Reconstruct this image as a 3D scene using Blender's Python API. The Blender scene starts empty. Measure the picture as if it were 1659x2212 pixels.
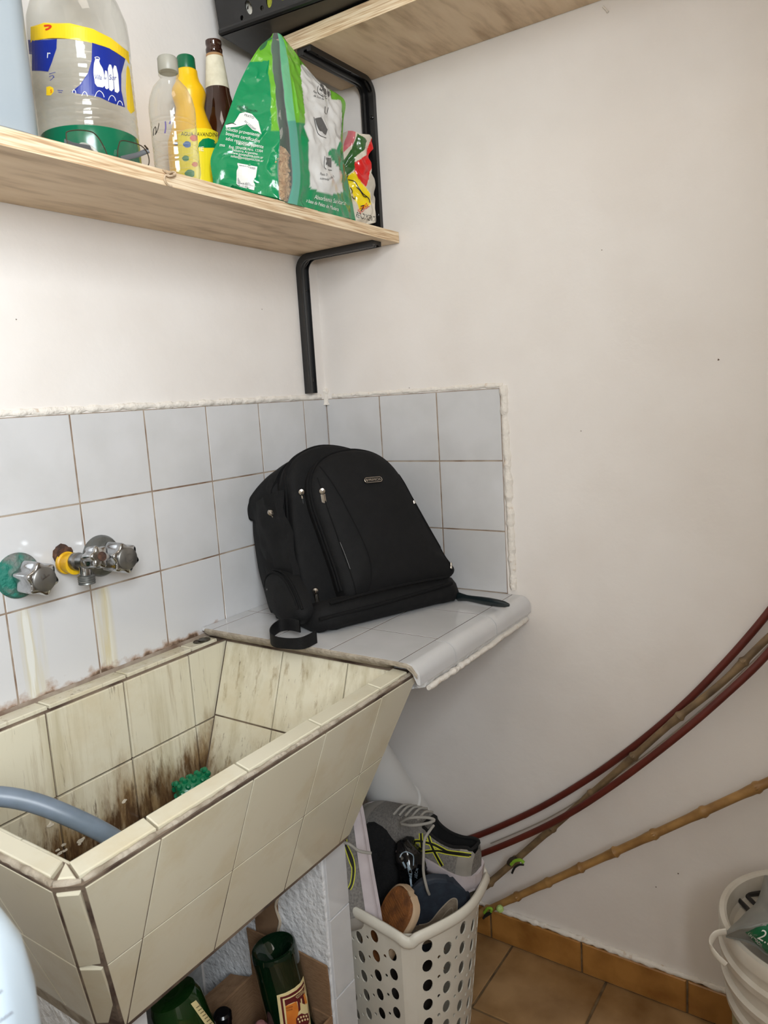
import bpy, bmesh, math, random
from math import sin, cos, pi, radians, sqrt, atan2
from mathutils import Vector, Matrix, noise
from mathutils.bvhtree import BVHTree
from mathutils.geometry import delaunay_2d_cdt
random.seed(7)
V = Vector
sc = bpy.context.scene
col = sc.collection

# ------------------------------------------------------------------ camera
CAM = V((-1.43732, -1.13318, 1.27082))
RGT = V((.55671874, -.82850835, -.06031708))
DWN = V((-.15802549, -.03434193, -.98683767))
FWD = V((.81553184, .55892266, -.15004423))
FPX = 1631.0
cd = bpy.data.cameras.new('camera')
cam = bpy.data.objects.new('camera', cd)
col.objects.link(cam)
cd.sensor_fit = 'HORIZONTAL'
cd.sensor_width = 36.0
cd.lens = FPX / 1659 * 36
cd.clip_start = .02
cd.dof.use_dof = True
cd.dof.focus_distance = 1.5
cd.dof.aperture_fstop = 18
m = Matrix((RGT, -DWN, -FWD)).transposed().to_4x4()
m.translation = CAM
cam.matrix_world = m
sc.camera = cam

# ------------------------------------------------------------------ world, window daylight, exposure
w = bpy.data.worlds.new('world')
sc.world = w
w.use_nodes = True
w.node_tree.nodes['Background'].inputs[0].default_value = (.80, .90, 1.0, 1)
w.node_tree.nodes['Background'].inputs[1].default_value = 1.0
ROOM_X0, ROOM_Y0, ROOM_Z1 = -2.55, -1.5, 2.7


def area(name, loc, rot, sx, sy, power, color):
    l = bpy.data.lights.new(name, 'AREA')
    l.shape = 'RECTANGLE'
    l.size, l.size_y = sx, sy
    l.energy = power
    l.color = color
    o = bpy.data.objects.new(name, l)
    col.objects.link(o)
    o.location = loc
    o.rotation_euler = rot
    return o


WIN_X0, WIN_X1, WIN_Z0, WIN_Z1 = -2.45, -1.38, 1.42, 2.45      # glazed upper half of the door behind the viewer
area('door_daylight', ((WIN_X0 + WIN_X1) / 2, ROOM_Y0 - .36, (WIN_Z0 + WIN_Z1) / 2), (radians(90), 0, 0), WIN_X1 - WIN_X0, WIN_Z1 - WIN_Z0, 88, (.90, .955, 1.0))
area('warm_fill_light', (-.9, -.9, 2.55), (0, 0, 0), .3, .3, 1.5, (1.0, .90, .80))  # weak warm fill added under the ceiling; no lamp is known there
sc.view_settings.view_transform = 'Standard'
sc.view_settings.look = 'None'
sc.view_settings.exposure = 0.0
sc.view_settings.gamma = 1.0
sc.view_settings.use_curve_mapping = False
sc.cycles.max_bounces = 10
sc.cycles.diffuse_bounces = 6
sc.cycles.transparent_max_bounces = 16
sc.cycles.use_denoising = True


# ------------------------------------------------------------------ materials
def lin(c):
    return tuple(((x / 255 / 12.92) if x / 255 <= .04045 else ((x / 255 + .055) / 1.055) ** 2.4) for x in c)


def mat(name, rgb, rough=.5, metal=0, spec=.5, rgb2=None, nscale=20, nlo=.4, nhi=.65, bump=0, bscale=60, stretch=None, trans=0, alpha=1, coat=0, rand=0, sheen=0):
    m = bpy.data.materials.new(name)
    m.use_nodes = True
    N, L = m.node_tree.nodes, m.node_tree.links
    p = N['Principled BSDF']
    p.inputs['Base Color'].default_value = (*lin(rgb), 1)
    p.inputs['Roughness'].default_value = rough
    p.inputs['Metallic'].default_value = metal
    p.inputs['Specular IOR Level'].default_value = spec
    p.inputs['Transmission Weight'].default_value = trans
    p.inputs['Alpha'].default_value = alpha
    p.inputs['Coat Weight'].default_value = coat
    p.inputs['Sheen Weight'].default_value = sheen
    tc = N.new('ShaderNodeNewGeometry')
    src = tc.outputs['Position']
    if stretch:
        mp = N.new('ShaderNodeMapping')
        mp.inputs['Scale'].default_value = stretch
        L.new(src, mp.inputs['Vector'])
        src = mp.outputs['Vector']
    out = None
    if rgb2:
        n = N.new('ShaderNodeTexNoise')
        n.inputs['Scale'].default_value = nscale
        n.inputs['Detail'].default_value = 6
        L.new(src, n.inputs['Vector'])
        r = N.new('ShaderNodeMapRange')
        r.inputs['From Min'].default_value = nlo
        r.inputs['From Max'].default_value = nhi
        L.new(n.outputs['Fac'], r.inputs['Value'])
        mx = N.new('ShaderNodeMix')
        mx.data_type = 'RGBA'
        mx.inputs['A'].default_value = (*lin(rgb), 1)
        mx.inputs['B'].default_value = (*lin(rgb2), 1)
        L.new(r.outputs['Result'], mx.inputs['Factor'])
        out = mx.outputs['Result']
    if rand:
        oi = N.new('ShaderNodeObjectInfo')
        hs = N.new('ShaderNodeHueSaturation')
        r = N.new('ShaderNodeMapRange')
        r.inputs['To Min'].default_value = 1 - rand
        r.inputs['To Max'].default_value = 1 + rand
        L.new(oi.outputs['Random'], r.inputs['Value'])
        L.new(r.outputs['Result'], hs.inputs['Value'])
        if out:
            L.new(out, hs.inputs['Color'])
        else:
            hs.inputs['Color'].default_value = (*lin(rgb), 1)
        out = hs.outputs['Color']
    if out:
        L.new(out, p.inputs['Base Color'])
    if bump:
        n = N.new('ShaderNodeTexNoise')
        n.inputs['Scale'].default_value = bscale
        n.inputs['Detail'].default_value = 5
        L.new(src, n.inputs['Vector'])
        b = N.new('ShaderNodeBump')
        b.inputs['Strength'].default_value = 1
        b.inputs['Distance'].default_value = bump
        L.new(n.outputs['Fac'], b.inputs['Height'])
        L.new(b.outputs['Normal'], p.inputs['Normal'])
    return m


def print_mat(name, rough=.3, spec=.5, bump=0, bscale=60, coat=0):
    """flat print: the colour comes from the mesh's 'Col' attribute"""
    m = mat(name, (128, 128, 128), rough, spec=spec, bump=bump, bscale=bscale, coat=coat)
    N, L = m.node_tree.nodes, m.node_tree.links
    a = N.new('ShaderNodeAttribute')
    a.attribute_name = 'Col'
    L.new(a.outputs['Color'], N['Principled BSDF'].inputs['Base Color'])
    return m


def film_mat(name, rgb, clear=.8, rough=.05, edge=.55):
    """thin clear plastic: transparent film with a glossy skin, denser where it is seen edge-on"""
    m = bpy.data.materials.new(name)
    m.use_nodes = True
    N, L = m.node_tree.nodes, m.node_tree.links
    N.clear()
    o = N.new('ShaderNodeOutputMaterial')
    t = N.new('ShaderNodeBsdfTransparent')
    t.inputs[0].default_value = (*lin(rgb), 1)
    g = N.new('ShaderNodeBsdfPrincipled')
    g.inputs['Base Color'].default_value = (*lin(rgb), 1)
    g.inputs['Roughness'].default_value = rough
    lw = N.new('ShaderNodeLayerWeight')
    lw.inputs['Blend'].default_value = .35
    r = N.new('ShaderNodeMapRange')
    r.inputs['To Min'].default_value = 1 - clear
    r.inputs['To Max'].default_value = edge
    L.new(lw.outputs['Facing'], r.inputs['Value'])
    x = N.new('ShaderNodeMixShader')
    L.new(r.outputs['Result'], x.inputs[0])
    L.new(t.outputs[0], x.inputs[1])
    L.new(g.outputs[0], x.inputs[2])
    gl = N.new('ShaderNodeBsdfGlossy')
    gl.inputs['Roughness'].default_value = rough
    pw = N.new('ShaderNodeMath')
    pw.operation = 'POWER'
    pw.inputs[1].default_value = 4.5
    lw2 = N.new('ShaderNodeLayerWeight')
    lw2.inputs['Blend'].default_value = .5
    L.new(lw2.outputs['Facing'], pw.inputs[0])
    fr = N.new('ShaderNodeMath')
    fr.operation = 'MULTIPLY_ADD'
    fr.inputs[1].default_value = .30
    fr.inputs[2].default_value = .045
    L.new(pw.outputs[0], fr.inputs[0])
    x2 = N.new('ShaderNodeMixShader')
    L.new(fr.outputs[0], x2.inputs[0])
    L.new(x.outputs[0], x2.inputs[1])
    L.new(gl.outputs[0], x2.inputs[2])
    L.new(x2.outputs[0], o.inputs[0])
    return m


# ------------------------------------------------------------------ objects
OFF = {}      # world offset already applied by a parent that stands away from the origin


def tag(o, label=None, cat=None, group=None, kind=None):
    if label: o['label'] = label
    if cat: o['category'] = cat
    if group: o['group'] = group
    if kind: o['kind'] = kind
    return o


def thing(name, label, cat, loc=(0, 0, 0), group=None, matrix=None):
    o = bpy.data.objects.new(name, None)
    o.empty_display_size = .05
    col.objects.link(o)
    if matrix is not None:
        o.matrix_world = matrix
        OFF[o] = V((0, 0, 0))
    else:
        o.location = loc
        OFF[o] = V(loc)
    return tag(o, label, cat, group)


class MB:
    def __init__(s):
        s.v, s.f, s.m, s.c = [], [], [], []

    def add(s, vs, fs, mi=0, cs=None):
        k = len(s.v)
        s.v += [V(a) for a in vs]
        if cs is not None: s.c += cs
        for f in fs:
            s.f.append([i + k for i in f])
            s.m.append(mi)
        return s

    def box(s, a, b, mi=0):
        (x0, y0, z0), (x1, y1, z1) = a, b
        vs = [(x0, y0, z0), (x1, y0, z0), (x1, y1, z0), (x0, y1, z0), (x0, y0, z1), (x1, y0, z1), (x1, y1, z1), (x0, y1, z1)]
        return s.add(vs, [(3, 2, 1, 0), (4, 5, 6, 7), (0, 1, 5, 4), (1, 2, 6, 5), (2, 3, 7, 6), (3, 0, 4, 7)], mi)

    def grid(s, P, closeu=False, closev=False, mi=0, cs=None, flip=False):
        """P[j][i] rows of points"""
        nv, nu = len(P), len(P[0])
        fs = []
        for j in range(nv if closev else nv - 1):
            for i in range(nu if closeu else nu - 1):
                a, b = j * nu + i, j * nu + (i + 1) % nu
                c, d = ((j + 1) % nv) * nu + (i + 1) % nu, ((j + 1) % nv) * nu + i
                fs.append((d, c, b, a) if flip else (a, b, c, d))
        return s.add([p for r in P for p in r], fs, mi, cs)

    def cap(s, ring, mi=0, flip=False):
        c = sum((V(p) for p in ring), V()) / len(ring)
        n = len(ring)
        return s.add([*ring, c], [((i + 1) % n, i, n) if flip else (i, (i + 1) % n, n) for i in range(n)], mi)

    def tube(s, pts, r, n=10, mi=0, caps=True, flat=1.0, up=None, close=False):
        pts = [V(p) for p in pts]
        R = r if isinstance(r, (list, tuple)) else [r] * len(pts)
        rings, ref = [], None
        for i, p in enumerate(pts):
            a = pts[i - 1] if (i or close) else p
            b = pts[(i + 1) % len(pts)] if (i < len(pts) - 1 or close) else p
            t = (b - a).normalized()
            if ref is None:
                ref = V(up) if up else (V((0, 0, 1)) if abs(t.z) < .9 else V((1, 0, 0)))
            x = (ref - t * ref.dot(t)).normalized()
            if not up: ref = x
            y = t.cross(x)
            rings.append([p + x * (cos(2 * pi * k / n) * R[i]) + y * (sin(2 * pi * k / n) * R[i] * flat) for k in range(n)])
        s.grid(rings, closeu=True, closev=close, mi=mi)
        if caps and not close:
            s.cap(rings[0], mi, True)
            s.cap(rings[-1], mi)
        return s

    def lathe(s, prof, c=(0, 0, 0), n=32, ax=(0, 0, 1), mi=0, lobes=None, caps=True):
        """prof: (radius, height) pairs along the axis"""
        ax = V(ax).normalized()
        x = ax.orthogonal().normalized()
        y = ax.cross(x)
        c = V(c)
        rings = []
        for r, h in prof:
            rr = []
            for k in range(n):
                a = 2 * pi * k / n
                q = r * (lobes(a, h) if lobes else 1)
                rr.append(c + ax * h + x * (q * cos(a)) + y * (q * sin(a)))
            rings.append(rr)
        s.grid(rings, closeu=True, mi=mi)
        if caps:
            if prof[0][0] > 1e-5: s.cap(rings[0], mi, True)
            if prof[-1][0] > 1e-5: s.cap(rings[-1], mi)
        return s

    def prism(s, poly, d, mi=0):
        """poly: 3-D planar polygon, d: thickness vector"""
        d = V(d)
        n = len(poly)
        a = [V(p) for p in poly]
        b = [p + d for p in a]
        fs = [tuple(range(n))[::-1], tuple(range(n, 2 * n))] + [(i, (i + 1) % n, n + (i + 1) % n, n + i) for i in range(n)]
        return s.add(a + b, fs, mi)

    def mesh(s, name, mats, ang=35):
        me = bpy.data.meshes.new(name)
        c = V()
        if s.v:
            lo = V((min(p.x for p in s.v), min(p.y for p in s.v), min(p.z for p in s.v)))
            hi = V((max(p.x for p in s.v), max(p.y for p in s.v), max(p.z for p in s.v)))
            c = (lo + hi) / 2
        me.from_pydata([p - c for p in s.v], [], s.f)
        for q in (mats if isinstance(mats, (list, tuple)) else [mats]): me.materials.append(q)
        me.polygons.foreach_set('material_index', s.m)
        if ang:
            me.polygons.foreach_set('use_smooth', [True] * len(s.f))
            me.set_sharp_from_angle(angle=radians(ang))
        if s.c:
            at = me.attributes.new('Col', 'FLOAT_COLOR', 'POINT')
            at.data.foreach_set('color', [x for q in s.c for x in (*q[:3], 1.0)])
        me.update()
        return me, c

    def build(s, name, mats, parent=None, ang=35, fixn=True):
        me, c = s.mesh(name, mats, ang)
        if fixn:
            bm = bmesh.new()
            bm.from_mesh(me)
            bmesh.ops.recalc_face_normals(bm, faces=bm.faces)
            bm.to_mesh(me)
            bm.free()
        o = bpy.data.objects.new(name, me)
        col.objects.link(o)
        o.location = c
        if parent:
            o.parent = parent
            o.location = c - OFF.get(parent, V())
            OFF[o] = c if parent in OFF else c
        else:
            OFF[o] = c
        return o


def mod_bevel(o, wd, seg=2):
    b = o.modifiers.new('bevel', 'BEVEL')
    b.width, b.segments, b.limit_method, b.angle_limit = wd, seg, 'ANGLE', radians(40)
    return o


def crom(pts, n, close=False):
    """Catmull-Rom through points, n samples per span"""
    pts = [V(p) for p in pts]
    out = []
    N = len(pts)
    for i in range(N if close else N - 1):
        g = lambda k: pts[k % N] if close else pts[min(max(k, 0), N - 1)]
        p0, p1, p2, p3 = g(i - 1), g(i), g(i + 1), g(i + 2)
        for k in range(n):
            t = k / n
            out.append(.5 * ((2 * p1) + (p2 - p0) * t + (2 * p0 - 5 * p1 + 4 * p2 - p3) * t * t + (3 * p1 - p0 - 3 * p2 + p3) * t ** 3))
    if not close: out.append(pts[-1])
    return out


def ray(u, v):
    return RGT * ((u - 829.5) / FPX) + DWN * ((v - 1106) / FPX) + FWD


def at(u, v, d):
    return CAM + ray(u, v) * d


def onplane(u, v, ax, val):
    r = ray(u, v)
    return CAM + r * ((val - CAM[ax]) / r[ax])


def pix(P):
    q = V(P) - CAM
    z = q.dot(FWD)
    return 829.5 + FPX * q.dot(RGT) / z, 1106 + FPX * q.dot(DWN) / z


def inpoly(p, poly):
    x, y = p
    r = False
    n = len(poly)
    for i in range(n):
        x0, y0 = poly[i]
        x1, y1 = poly[i - 1]
        if (y0 > y) != (y1 > y) and x < (x1 - x0) * (y - y0) / (y1 - y0) + x0: r = not r
    return r


def bvh(*objs):
    vs, fs = [], []
    for o in objs:
        off = OFF[o]
        k = len(vs)
        vs += [p.co + off for p in o.data.vertices]
        fs += [[i + k for i in p.vertices] for p in o.data.polygons]
    return BVHTree.FromPolygons(vs, fs)


def text_shape(s, size):
    """flat letters: vertices (x, y) and faces"""
    cu = bpy.data.curves.new('letters', 'FONT')
    cu.body = s
    cu.size = size
    cu.resolution_u = 3
    o = bpy.data.objects.new('letters', cu)
    col.objects.link(o)
    dg = bpy.context.evaluated_depsgraph_get()
    dg.update()
    me = bpy.data.meshes.new_from_object(o.evaluated_get(dg))
    vs = [(p.co.x, p.co.y) for p in me.vertices]
    fs = [list(p.vertices) for p in me.polygons]
    bpy.data.objects.remove(o)
    bpy.data.curves.remove(cu)
    bpy.data.meshes.remove(me)
    return vs, fs


def flat_text(s, size, m, o, x, y, name='lettering', parent=None, lift=0, align=0, shear=0):
    """letters laid on a surface: origin o, text direction x, up direction y"""
    vs, fs = text_shape(s, size)
    wd = max((a for a, _ in vs), default=0)
    x, y, o = V(x).normalized(), V(y).normalized(), V(o)
    n = x.cross(y)
    mb = MB().add([o + x * (a - align * wd + shear * b) + y * b + n * lift for a, b in vs], fs)
    return mb.build(name, m, parent, ang=0, fixn=False)


def stick(tree, pts2, fs, name, m, parent, lift=.0006):
    """print laid onto a built surface; pts2 are picture points the surface is looked up at"""
    out, idx = [], {}
    for k, (u, v) in enumerate(pts2):
        r = ray(u, v).normalized()
        h = tree.ray_cast(CAM, r)
        if h[0] is not None:
            idx[k] = len(out)
            out.append(h[0] - r * lift)
    fs = [tuple(idx[i] for i in f) for f in fs if all(i in idx for i in f)]
    return MB().add(out, fs).build(name, m, parent, ang=0, fixn=False)


def stick_text(tree, s, px, u, v, ang, m, parent, name='lettering', lift=.0006, sx=1.0, align=0):
    vs, fs = text_shape(s, px)
    wd = max((a for a, _ in vs), default=0)
    ca, sa = cos(radians(ang)), sin(radians(ang))
    P = [(u + ca * (a - align * wd) * sx + sa * b, v + sa * (a - align * wd) * sx - ca * b) for a, b in vs]
    return stick(tree, P, fs, name, m, parent, lift)


def stick_poly(tree, poly, m, parent, name, lift=.0006, step=6):
    """filled outline laid onto a surface, cut finely enough to follow its curve"""
    xs = [p[0] for p in poly]
    ys = [p[1] for p in poly]
    vs = [V(p) for p in poly]
    n = len(vs)
    ed = [(i, (i + 1) % n) for i in range(n)]
    x = min(xs) + step / 2
    while x < max(xs):
        y = min(ys) + step / 2
        while y < max(ys):
            if inpoly((x, y), poly): vs.append(V((x, y)))
            y += step
        x += step
    r = delaunay_2d_cdt([V((p[0], p[1])) for p in vs], ed, [], 1, 1e-4)
    return stick(tree, [tuple(p) for p in r[0]], [list(f) for f in r[2]], name, m, parent, lift)


def stick_line(tree, pts, wd, m, parent, name, lift=.0006, n=4):
    c = crom([(p[0], p[1], 0) for p in pts], n)
    L, R = [], []
    for i, p in enumerate(c):
        t = (c[min(i + 1, len(c) - 1)] - c[max(i - 1, 0)]).normalized()
        q = V((-t.y, t.x, 0)) * wd / 2
        L.append((p.x + q.x, p.y + q.y))
        R.append((p.x - q.x, p.y - q.y))
    k = len(L)
    return stick(tree, L + R, [(i, i + 1, k + i + 1, k + i) for i in range(k - 1)], name, m, parent, lift)


def tile(name, pts, n, parent, m, gap=.002, thick=.006, bev=.001, lift=0.0):
    """one glazed tile cut to a convex outline pts lying in a plane with normal n"""
    n = V(n).normalized()
    P = [V(p) for p in pts]
    c = sum(P, V()) / len(P)
    x = (P[1] - P[0]).normalized()
    y = n.cross(x)
    q = [((p - c).dot(x), (p - c).dot(y)) for p in P]
    A = sum(q[i - 1][0] * q[i][1] - q[i][0] * q[i - 1][1] for i in range(len(q)))
    if A < 0: q.reverse()

    def inset(d):
        k = len(q)
        out = []
        for i in range(k):
            a, b, e = V(q[i - 1]), V(q[i]), V(q[(i + 1) % k])
            d1, d2 = (b - a).normalized(), (e - b).normalized()
            n1, n2 = V((-d1.y, d1.x)), V((-d2.y, d2.x))
            k1 = 1 + n1.dot(n2)
            out.append(b + (n1 + n2) * (d / max(k1, .25)))
        return out
    r0, r1 = inset(gap / 2), inset(gap / 2 + bev)
    W = lambda p, h: c + x * p.x + y * p.y + n * h
    k = len(q)
    vs = [W(p, lift - thick) for p in r0] + [W(p, lift - bev) for p in r0] + [W(p, lift) for p in r1]
    fs = [tuple(range(k))[::-1]] + [tuple(range(2 * k, 3 * k))]
    for j in (0, 1):
        fs += [(j * k + i, j * k + (i + 1) % k, (j + 1) * k + (i + 1) % k, (j + 1) * k + i) for i in range(k)]
    return MB().add(vs, fs).build(name, m, parent, ang=30, fixn=False)


def thicken(vs, fs, off):
    """solid sheet with crisp cut edges: front, back and walls along every open edge"""
    vs = [V(p) for p in vs]
    ba = [p + off(p) for p in vs]
    mb = MB().add(vs, fs).add(ba, [tuple(f)[::-1] for f in fs])
    cnt = {}
    for f in fs:
        for i in range(len(f)):
            a, b = f[i - 1], f[i]
            cnt.setdefault((min(a, b), max(a, b)), []).append((a, b))
    for k, e in cnt.items():
        if len(e) == 1:
            a, b = e[0]
            mb.add([vs[b], vs[a], ba[a], ba[b]], [(0, 1, 2, 3)])
    return mb


def wob(p, s, a):
    """small uneven displacement"""
    return V((noise.noise(V(p) * s), noise.noise(V(p) * s + V((7.1, 3, 1))), noise.noise(V(p) * s + V((1, 9.2, 4))))) * a
# ------------------------------------------------------------------ palette
M = {}
M['paint'] = mat('wall_paint', (234, 229, 224), .75, spec=.3, rgb2=(229, 223, 217), nscale=5, bump=.0008, bscale=45)
M['rough_plaster'] = mat('rough_plaster', (226, 226, 226), .85, spec=.2, bump=.006, bscale=70)
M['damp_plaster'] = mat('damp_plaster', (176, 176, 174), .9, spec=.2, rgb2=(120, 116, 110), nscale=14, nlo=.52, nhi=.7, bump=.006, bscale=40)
M['lip'] = mat('plaster_lip', (232, 226, 217), .8, spec=.3, rgb2=(206, 184, 160), nscale=60, nlo=.62, nhi=.75, bump=.004, bscale=90)
M['white_tile'] = mat('white_glazed_tile', (205, 205, 206), .12, rand=.02, rgb2=(197, 197, 197), nscale=9, coat=.2)
M['grout'] = mat('tile_grout', (168, 154, 138), .9, rgb2=(120, 96, 78), nscale=18)
M['grout_dark'] = mat('sink_grout', (122, 106, 90), .9, rgb2=(70, 52, 42), nscale=16, nlo=.42, nhi=.62, bump=.002, bscale=120)
M['mortar'] = mat('mortar', (178, 168, 152), .9, rgb2=(140, 128, 110), nscale=45, nlo=.4, nhi=.7, bump=.003, bscale=160)
M['floor_tile'] = mat('ochre_floor_tile', (168, 134, 92), .32, rgb2=(126, 92, 54), nscale=9, nlo=.38, nhi=.68, rand=.06, bump=.0004, bscale=60)
M['base_tile'] = mat('ochre_skirting_tile', (172, 122, 62), .35, rgb2=(132, 86, 36), nscale=14, nlo=.4, nhi=.7, rand=.05)
M['floor_grout'] = mat('floor_grout', (120, 98, 70), .95, rgb2=(80, 62, 42), nscale=30)
M['ceiling'] = mat('ceiling_paint', (186, 180, 170), .9)  # ceiling colour dulled to cut the light bouncing back into the room
M['paint_dulled'] = mat('dulled_wall_paint', (164, 154, 142), .8)  # unseen walls coloured duller to lower bounced light on the right wall
M['black_metal'] = mat('black_enamel', (20, 20, 21), .28, spec=.6)
M['speck'] = mat('wall_speck', (92, 66, 52), .8)
M['white_plastic'] = mat('white_plastic', (224, 222, 216), .35)


def wood_mat(name, edge):
    m = mat(name, (222, 196, 160), .6)
    N, L = m.node_tree.nodes, m.node_tree.links
    g = N.new('ShaderNodeNewGeometry')
    mp = N.new('ShaderNodeMapping')
    n = N.new('ShaderNodeTexNoise')
    n.inputs['Detail'].default_value = 7
    r = N.new('ShaderNodeValToRGB')
    if edge:      # plies seen end-on: thin layers stacked in height
        mp.inputs['Scale'].default_value = (14, 14, 420)
        n.inputs['Scale'].default_value = 1.0
        cs = [(.30, (176, 138, 104)), (.45, (216, 188, 150)), (.62, (238, 220, 190))]
    else:
        mp.inputs['Scale'].default_value = (5, 26, 26)
        n.inputs['Scale'].default_value = 1.6
        cs = [(.28, (176, 150, 120)), (.5, (214, 190, 158)), (.7, (222, 200, 170))]
    r.color_ramp.elements[0].position, r.color_ramp.elements[0].color = cs[0][0], (*lin(cs[0][1]), 1)
    r.color_ramp.elements[1].position, r.color_ramp.elements[1].color = cs[2][0], (*lin(cs[2][1]), 1)
    e = r.color_ramp.elements.new(cs[1][0])
    e.color = (*lin(cs[1][1]), 1)
    L.new(g.outputs['Position'], mp.inputs[0])
    L.new(mp.outputs[0], n.inputs['Vector'])
    L.new(n.outputs['Fac'], r.inputs[0])
    L.new(r.outputs[0], N['Principled BSDF'].inputs['Base Color'])
    return m


M['ply_face'] = wood_mat('plywood_face', False)
M['ply_edge'] = wood_mat('plywood_edge', True)


def cream_mat(name, streak, scum):
    """cream glaze; inside the trough brown streaks run down and scum gathers low down"""
    m = mat(name, (214, 208, 186), .2, rand=.02, coat=.15)
    N, L = m.node_tree.nodes, m.node_tree.links
    p = N['Principled BSDF']
    base = p.inputs['Base Color'].links[0].from_socket
    g = N.new('ShaderNodeNewGeometry')

    def layer(src, scale, sc_, lo, hi, colr, mul=None):
        mp = N.new('ShaderNodeMapping')
        mp.inputs['Scale'].default_value = scale
        n = N.new('ShaderNodeTexNoise')
        n.inputs['Scale'].default_value = sc_
        n.inputs['Detail'].default_value = 8
        n.inputs['Roughness'].default_value = .65
        L.new(g.outputs['Position'], mp.inputs[0])
        L.new(mp.outputs[0], n.inputs['Vector'])
        r = N.new('ShaderNodeMapRange')
        r.inputs['From Min'].default_value, r.inputs['From Max'].default_value = lo, hi
        if mul is not None:
            a = N.new('ShaderNodeMath')
            a.operation = 'ADD'
            L.new(n.outputs['Fac'], a.inputs[0])
            L.new(mul, a.inputs[1])
            L.new(a.outputs[0], r.inputs['Value'])
        else:
            L.new(n.outputs['Fac'], r.inputs['Value'])
        x = N.new('ShaderNodeMix')
        x.data_type = 'RGBA'
        L.new(r.outputs['Result'], x.inputs['Factor'])
        L.new(src, x.inputs['A'])
        x.inputs['B'].default_value = (*lin(colr), 1)
        return x.outputs['Result']
    s = layer(base, (1, 1, 1), 9, .5, .8, (203, 190, 158))
    if streak:
        s = layer(s, (26, 26, 1.6), 1.0, .50, .72, (186, 176, 146))
        s = layer(s, (46, 46, 2.6), 1.0, .57, .72, (158, 140, 108))
        s = layer(s, (80, 80, 7), 1.3, .63, .74, (104, 86, 66))
        s = layer(s, (150, 150, 22), 1.0, .70, .76, (70, 56, 42))
        sp = N.new('ShaderNodeSeparateXYZ')
        L.new(g.outputs['Position'], sp.inputs[0])
        r = N.new('ShaderNodeMapRange')           # dirt of the water line: everything under z = 0.70
        r.inputs['From Min'].default_value, r.inputs['From Max'].default_value = .76, .58
        r.inputs['To Min'].default_value, r.inputs['To Max'].default_value = -.35, .16 * scum
        L.new(sp.outputs[2], r.inputs['Value'])
        r.clamp = True
        s = layer(s, (9, 9, 2.6), 2.0, .44, .70, (150, 126, 90), r.outputs['Result'])
        s = layer(s, (38, 38, 9), 1.4, .52, .72, (112, 86, 58), r.outputs['Result'])
        s = layer(s, (70, 70, 14), 1.4, .58, .74, (84, 62, 42), r.outputs['Result'])
    L.new(s, p.inputs['Base Color'])
    return m


M['cream'] = cream_mat('cream_glaze', False, 0)
M['cream_in'] = cream_mat('cream_glaze_inside', True, 1)
M['cream_side'] = cream_mat('cream_glaze_end', True, .45)



def stained_tile():
    """white glaze with the lime and rust runs under the taps and grime along the sink rim"""
    m = mat('white_tile_stained', (205, 205, 206), .14, rand=.02, coat=.2)
    N, L = m.node_tree.nodes, m.node_tree.links
    p = N['Principled BSDF']
    src = p.inputs['Base Color'].links[0].from_socket
    g = N.new('ShaderNodeNewGeometry')
    sp = N.new('ShaderNodeSeparateXYZ')
    L.new(g.outputs['Position'], sp.inputs[0])

    def mr(sock, a, b, c=0, d=1):
        r = N.new('ShaderNodeMapRange')
        for k, v in zip(('From Min', 'From Max', 'To Min', 'To Max'), (a, b, c, d)): r.inputs[k].default_value = v
        L.new(sock, r.inputs['Value'])
        return r.outputs['Result']

    def op(k, a, b):
        q = N.new('ShaderNodeMath')
        q.operation = k
        for i, x in enumerate((a, b)):
            if isinstance(x, (int, float)): q.inputs[i].default_value = x
            else: L.new(x, q.inputs[i])
        return q.outputs[0]

    def noi(scale, sc_):
        mp = N.new('ShaderNodeMapping')
        mp.inputs['Scale'].default_value = scale
        n = N.new('ShaderNodeTexNoise')
        n.inputs['Scale'].default_value = sc_
        n.inputs['Detail'].default_value = 7
        L.new(g.outputs['Position'], mp.inputs[0])
        L.new(mp.outputs[0], n.inputs['Vector'])
        return n.outputs['Fac']

    def mix(src, fac, c):
        x = N.new('ShaderNodeMix')
        x.data_type = 'RGBA'
        L.new(fac, x.inputs['Factor'])
        L.new(src, x.inputs['A'])
        x.inputs['B'].default_value = (*lin(c), 1)
        return x.outputs['Result']
    runs = noi((60, 60, 4), 1.0)
    for xc, hw, ztop, cols_ in ((-.802, .028, 1.0, ((204, 198, 178), (222, 222, 216))), (-.664, .020, 1.01, ((202, 192, 160), (216, 214, 204)))):
        d = op('ABSOLUTE', op('SUBTRACT', sp.outputs[0], xc), 0)
        win = op('MULTIPLY', mr(d, hw, hw * .3), mr(sp.outputs[2], ztop, ztop - .04))
        src = mix(src, op('MULTIPLY', win, mr(runs, .42, .58)), cols_[0])
        src = mix(src, op('MULTIPLY', win, mr(runs, .58, .66)), cols_[1])
    grime = op('ADD', noi((1, 1, 1), 38), mr(sp.outputs[2], .865, .826, -.45, .12))
    src = mix(src, mr(grime, .42, .60), (166, 140, 122))
    src = mix(src, mr(grime, .56, .68), (96, 76, 62))
    L.new(src, p.inputs['Base Color'])
    return m


M['white_tile_stained'] = stained_tile()

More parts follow.
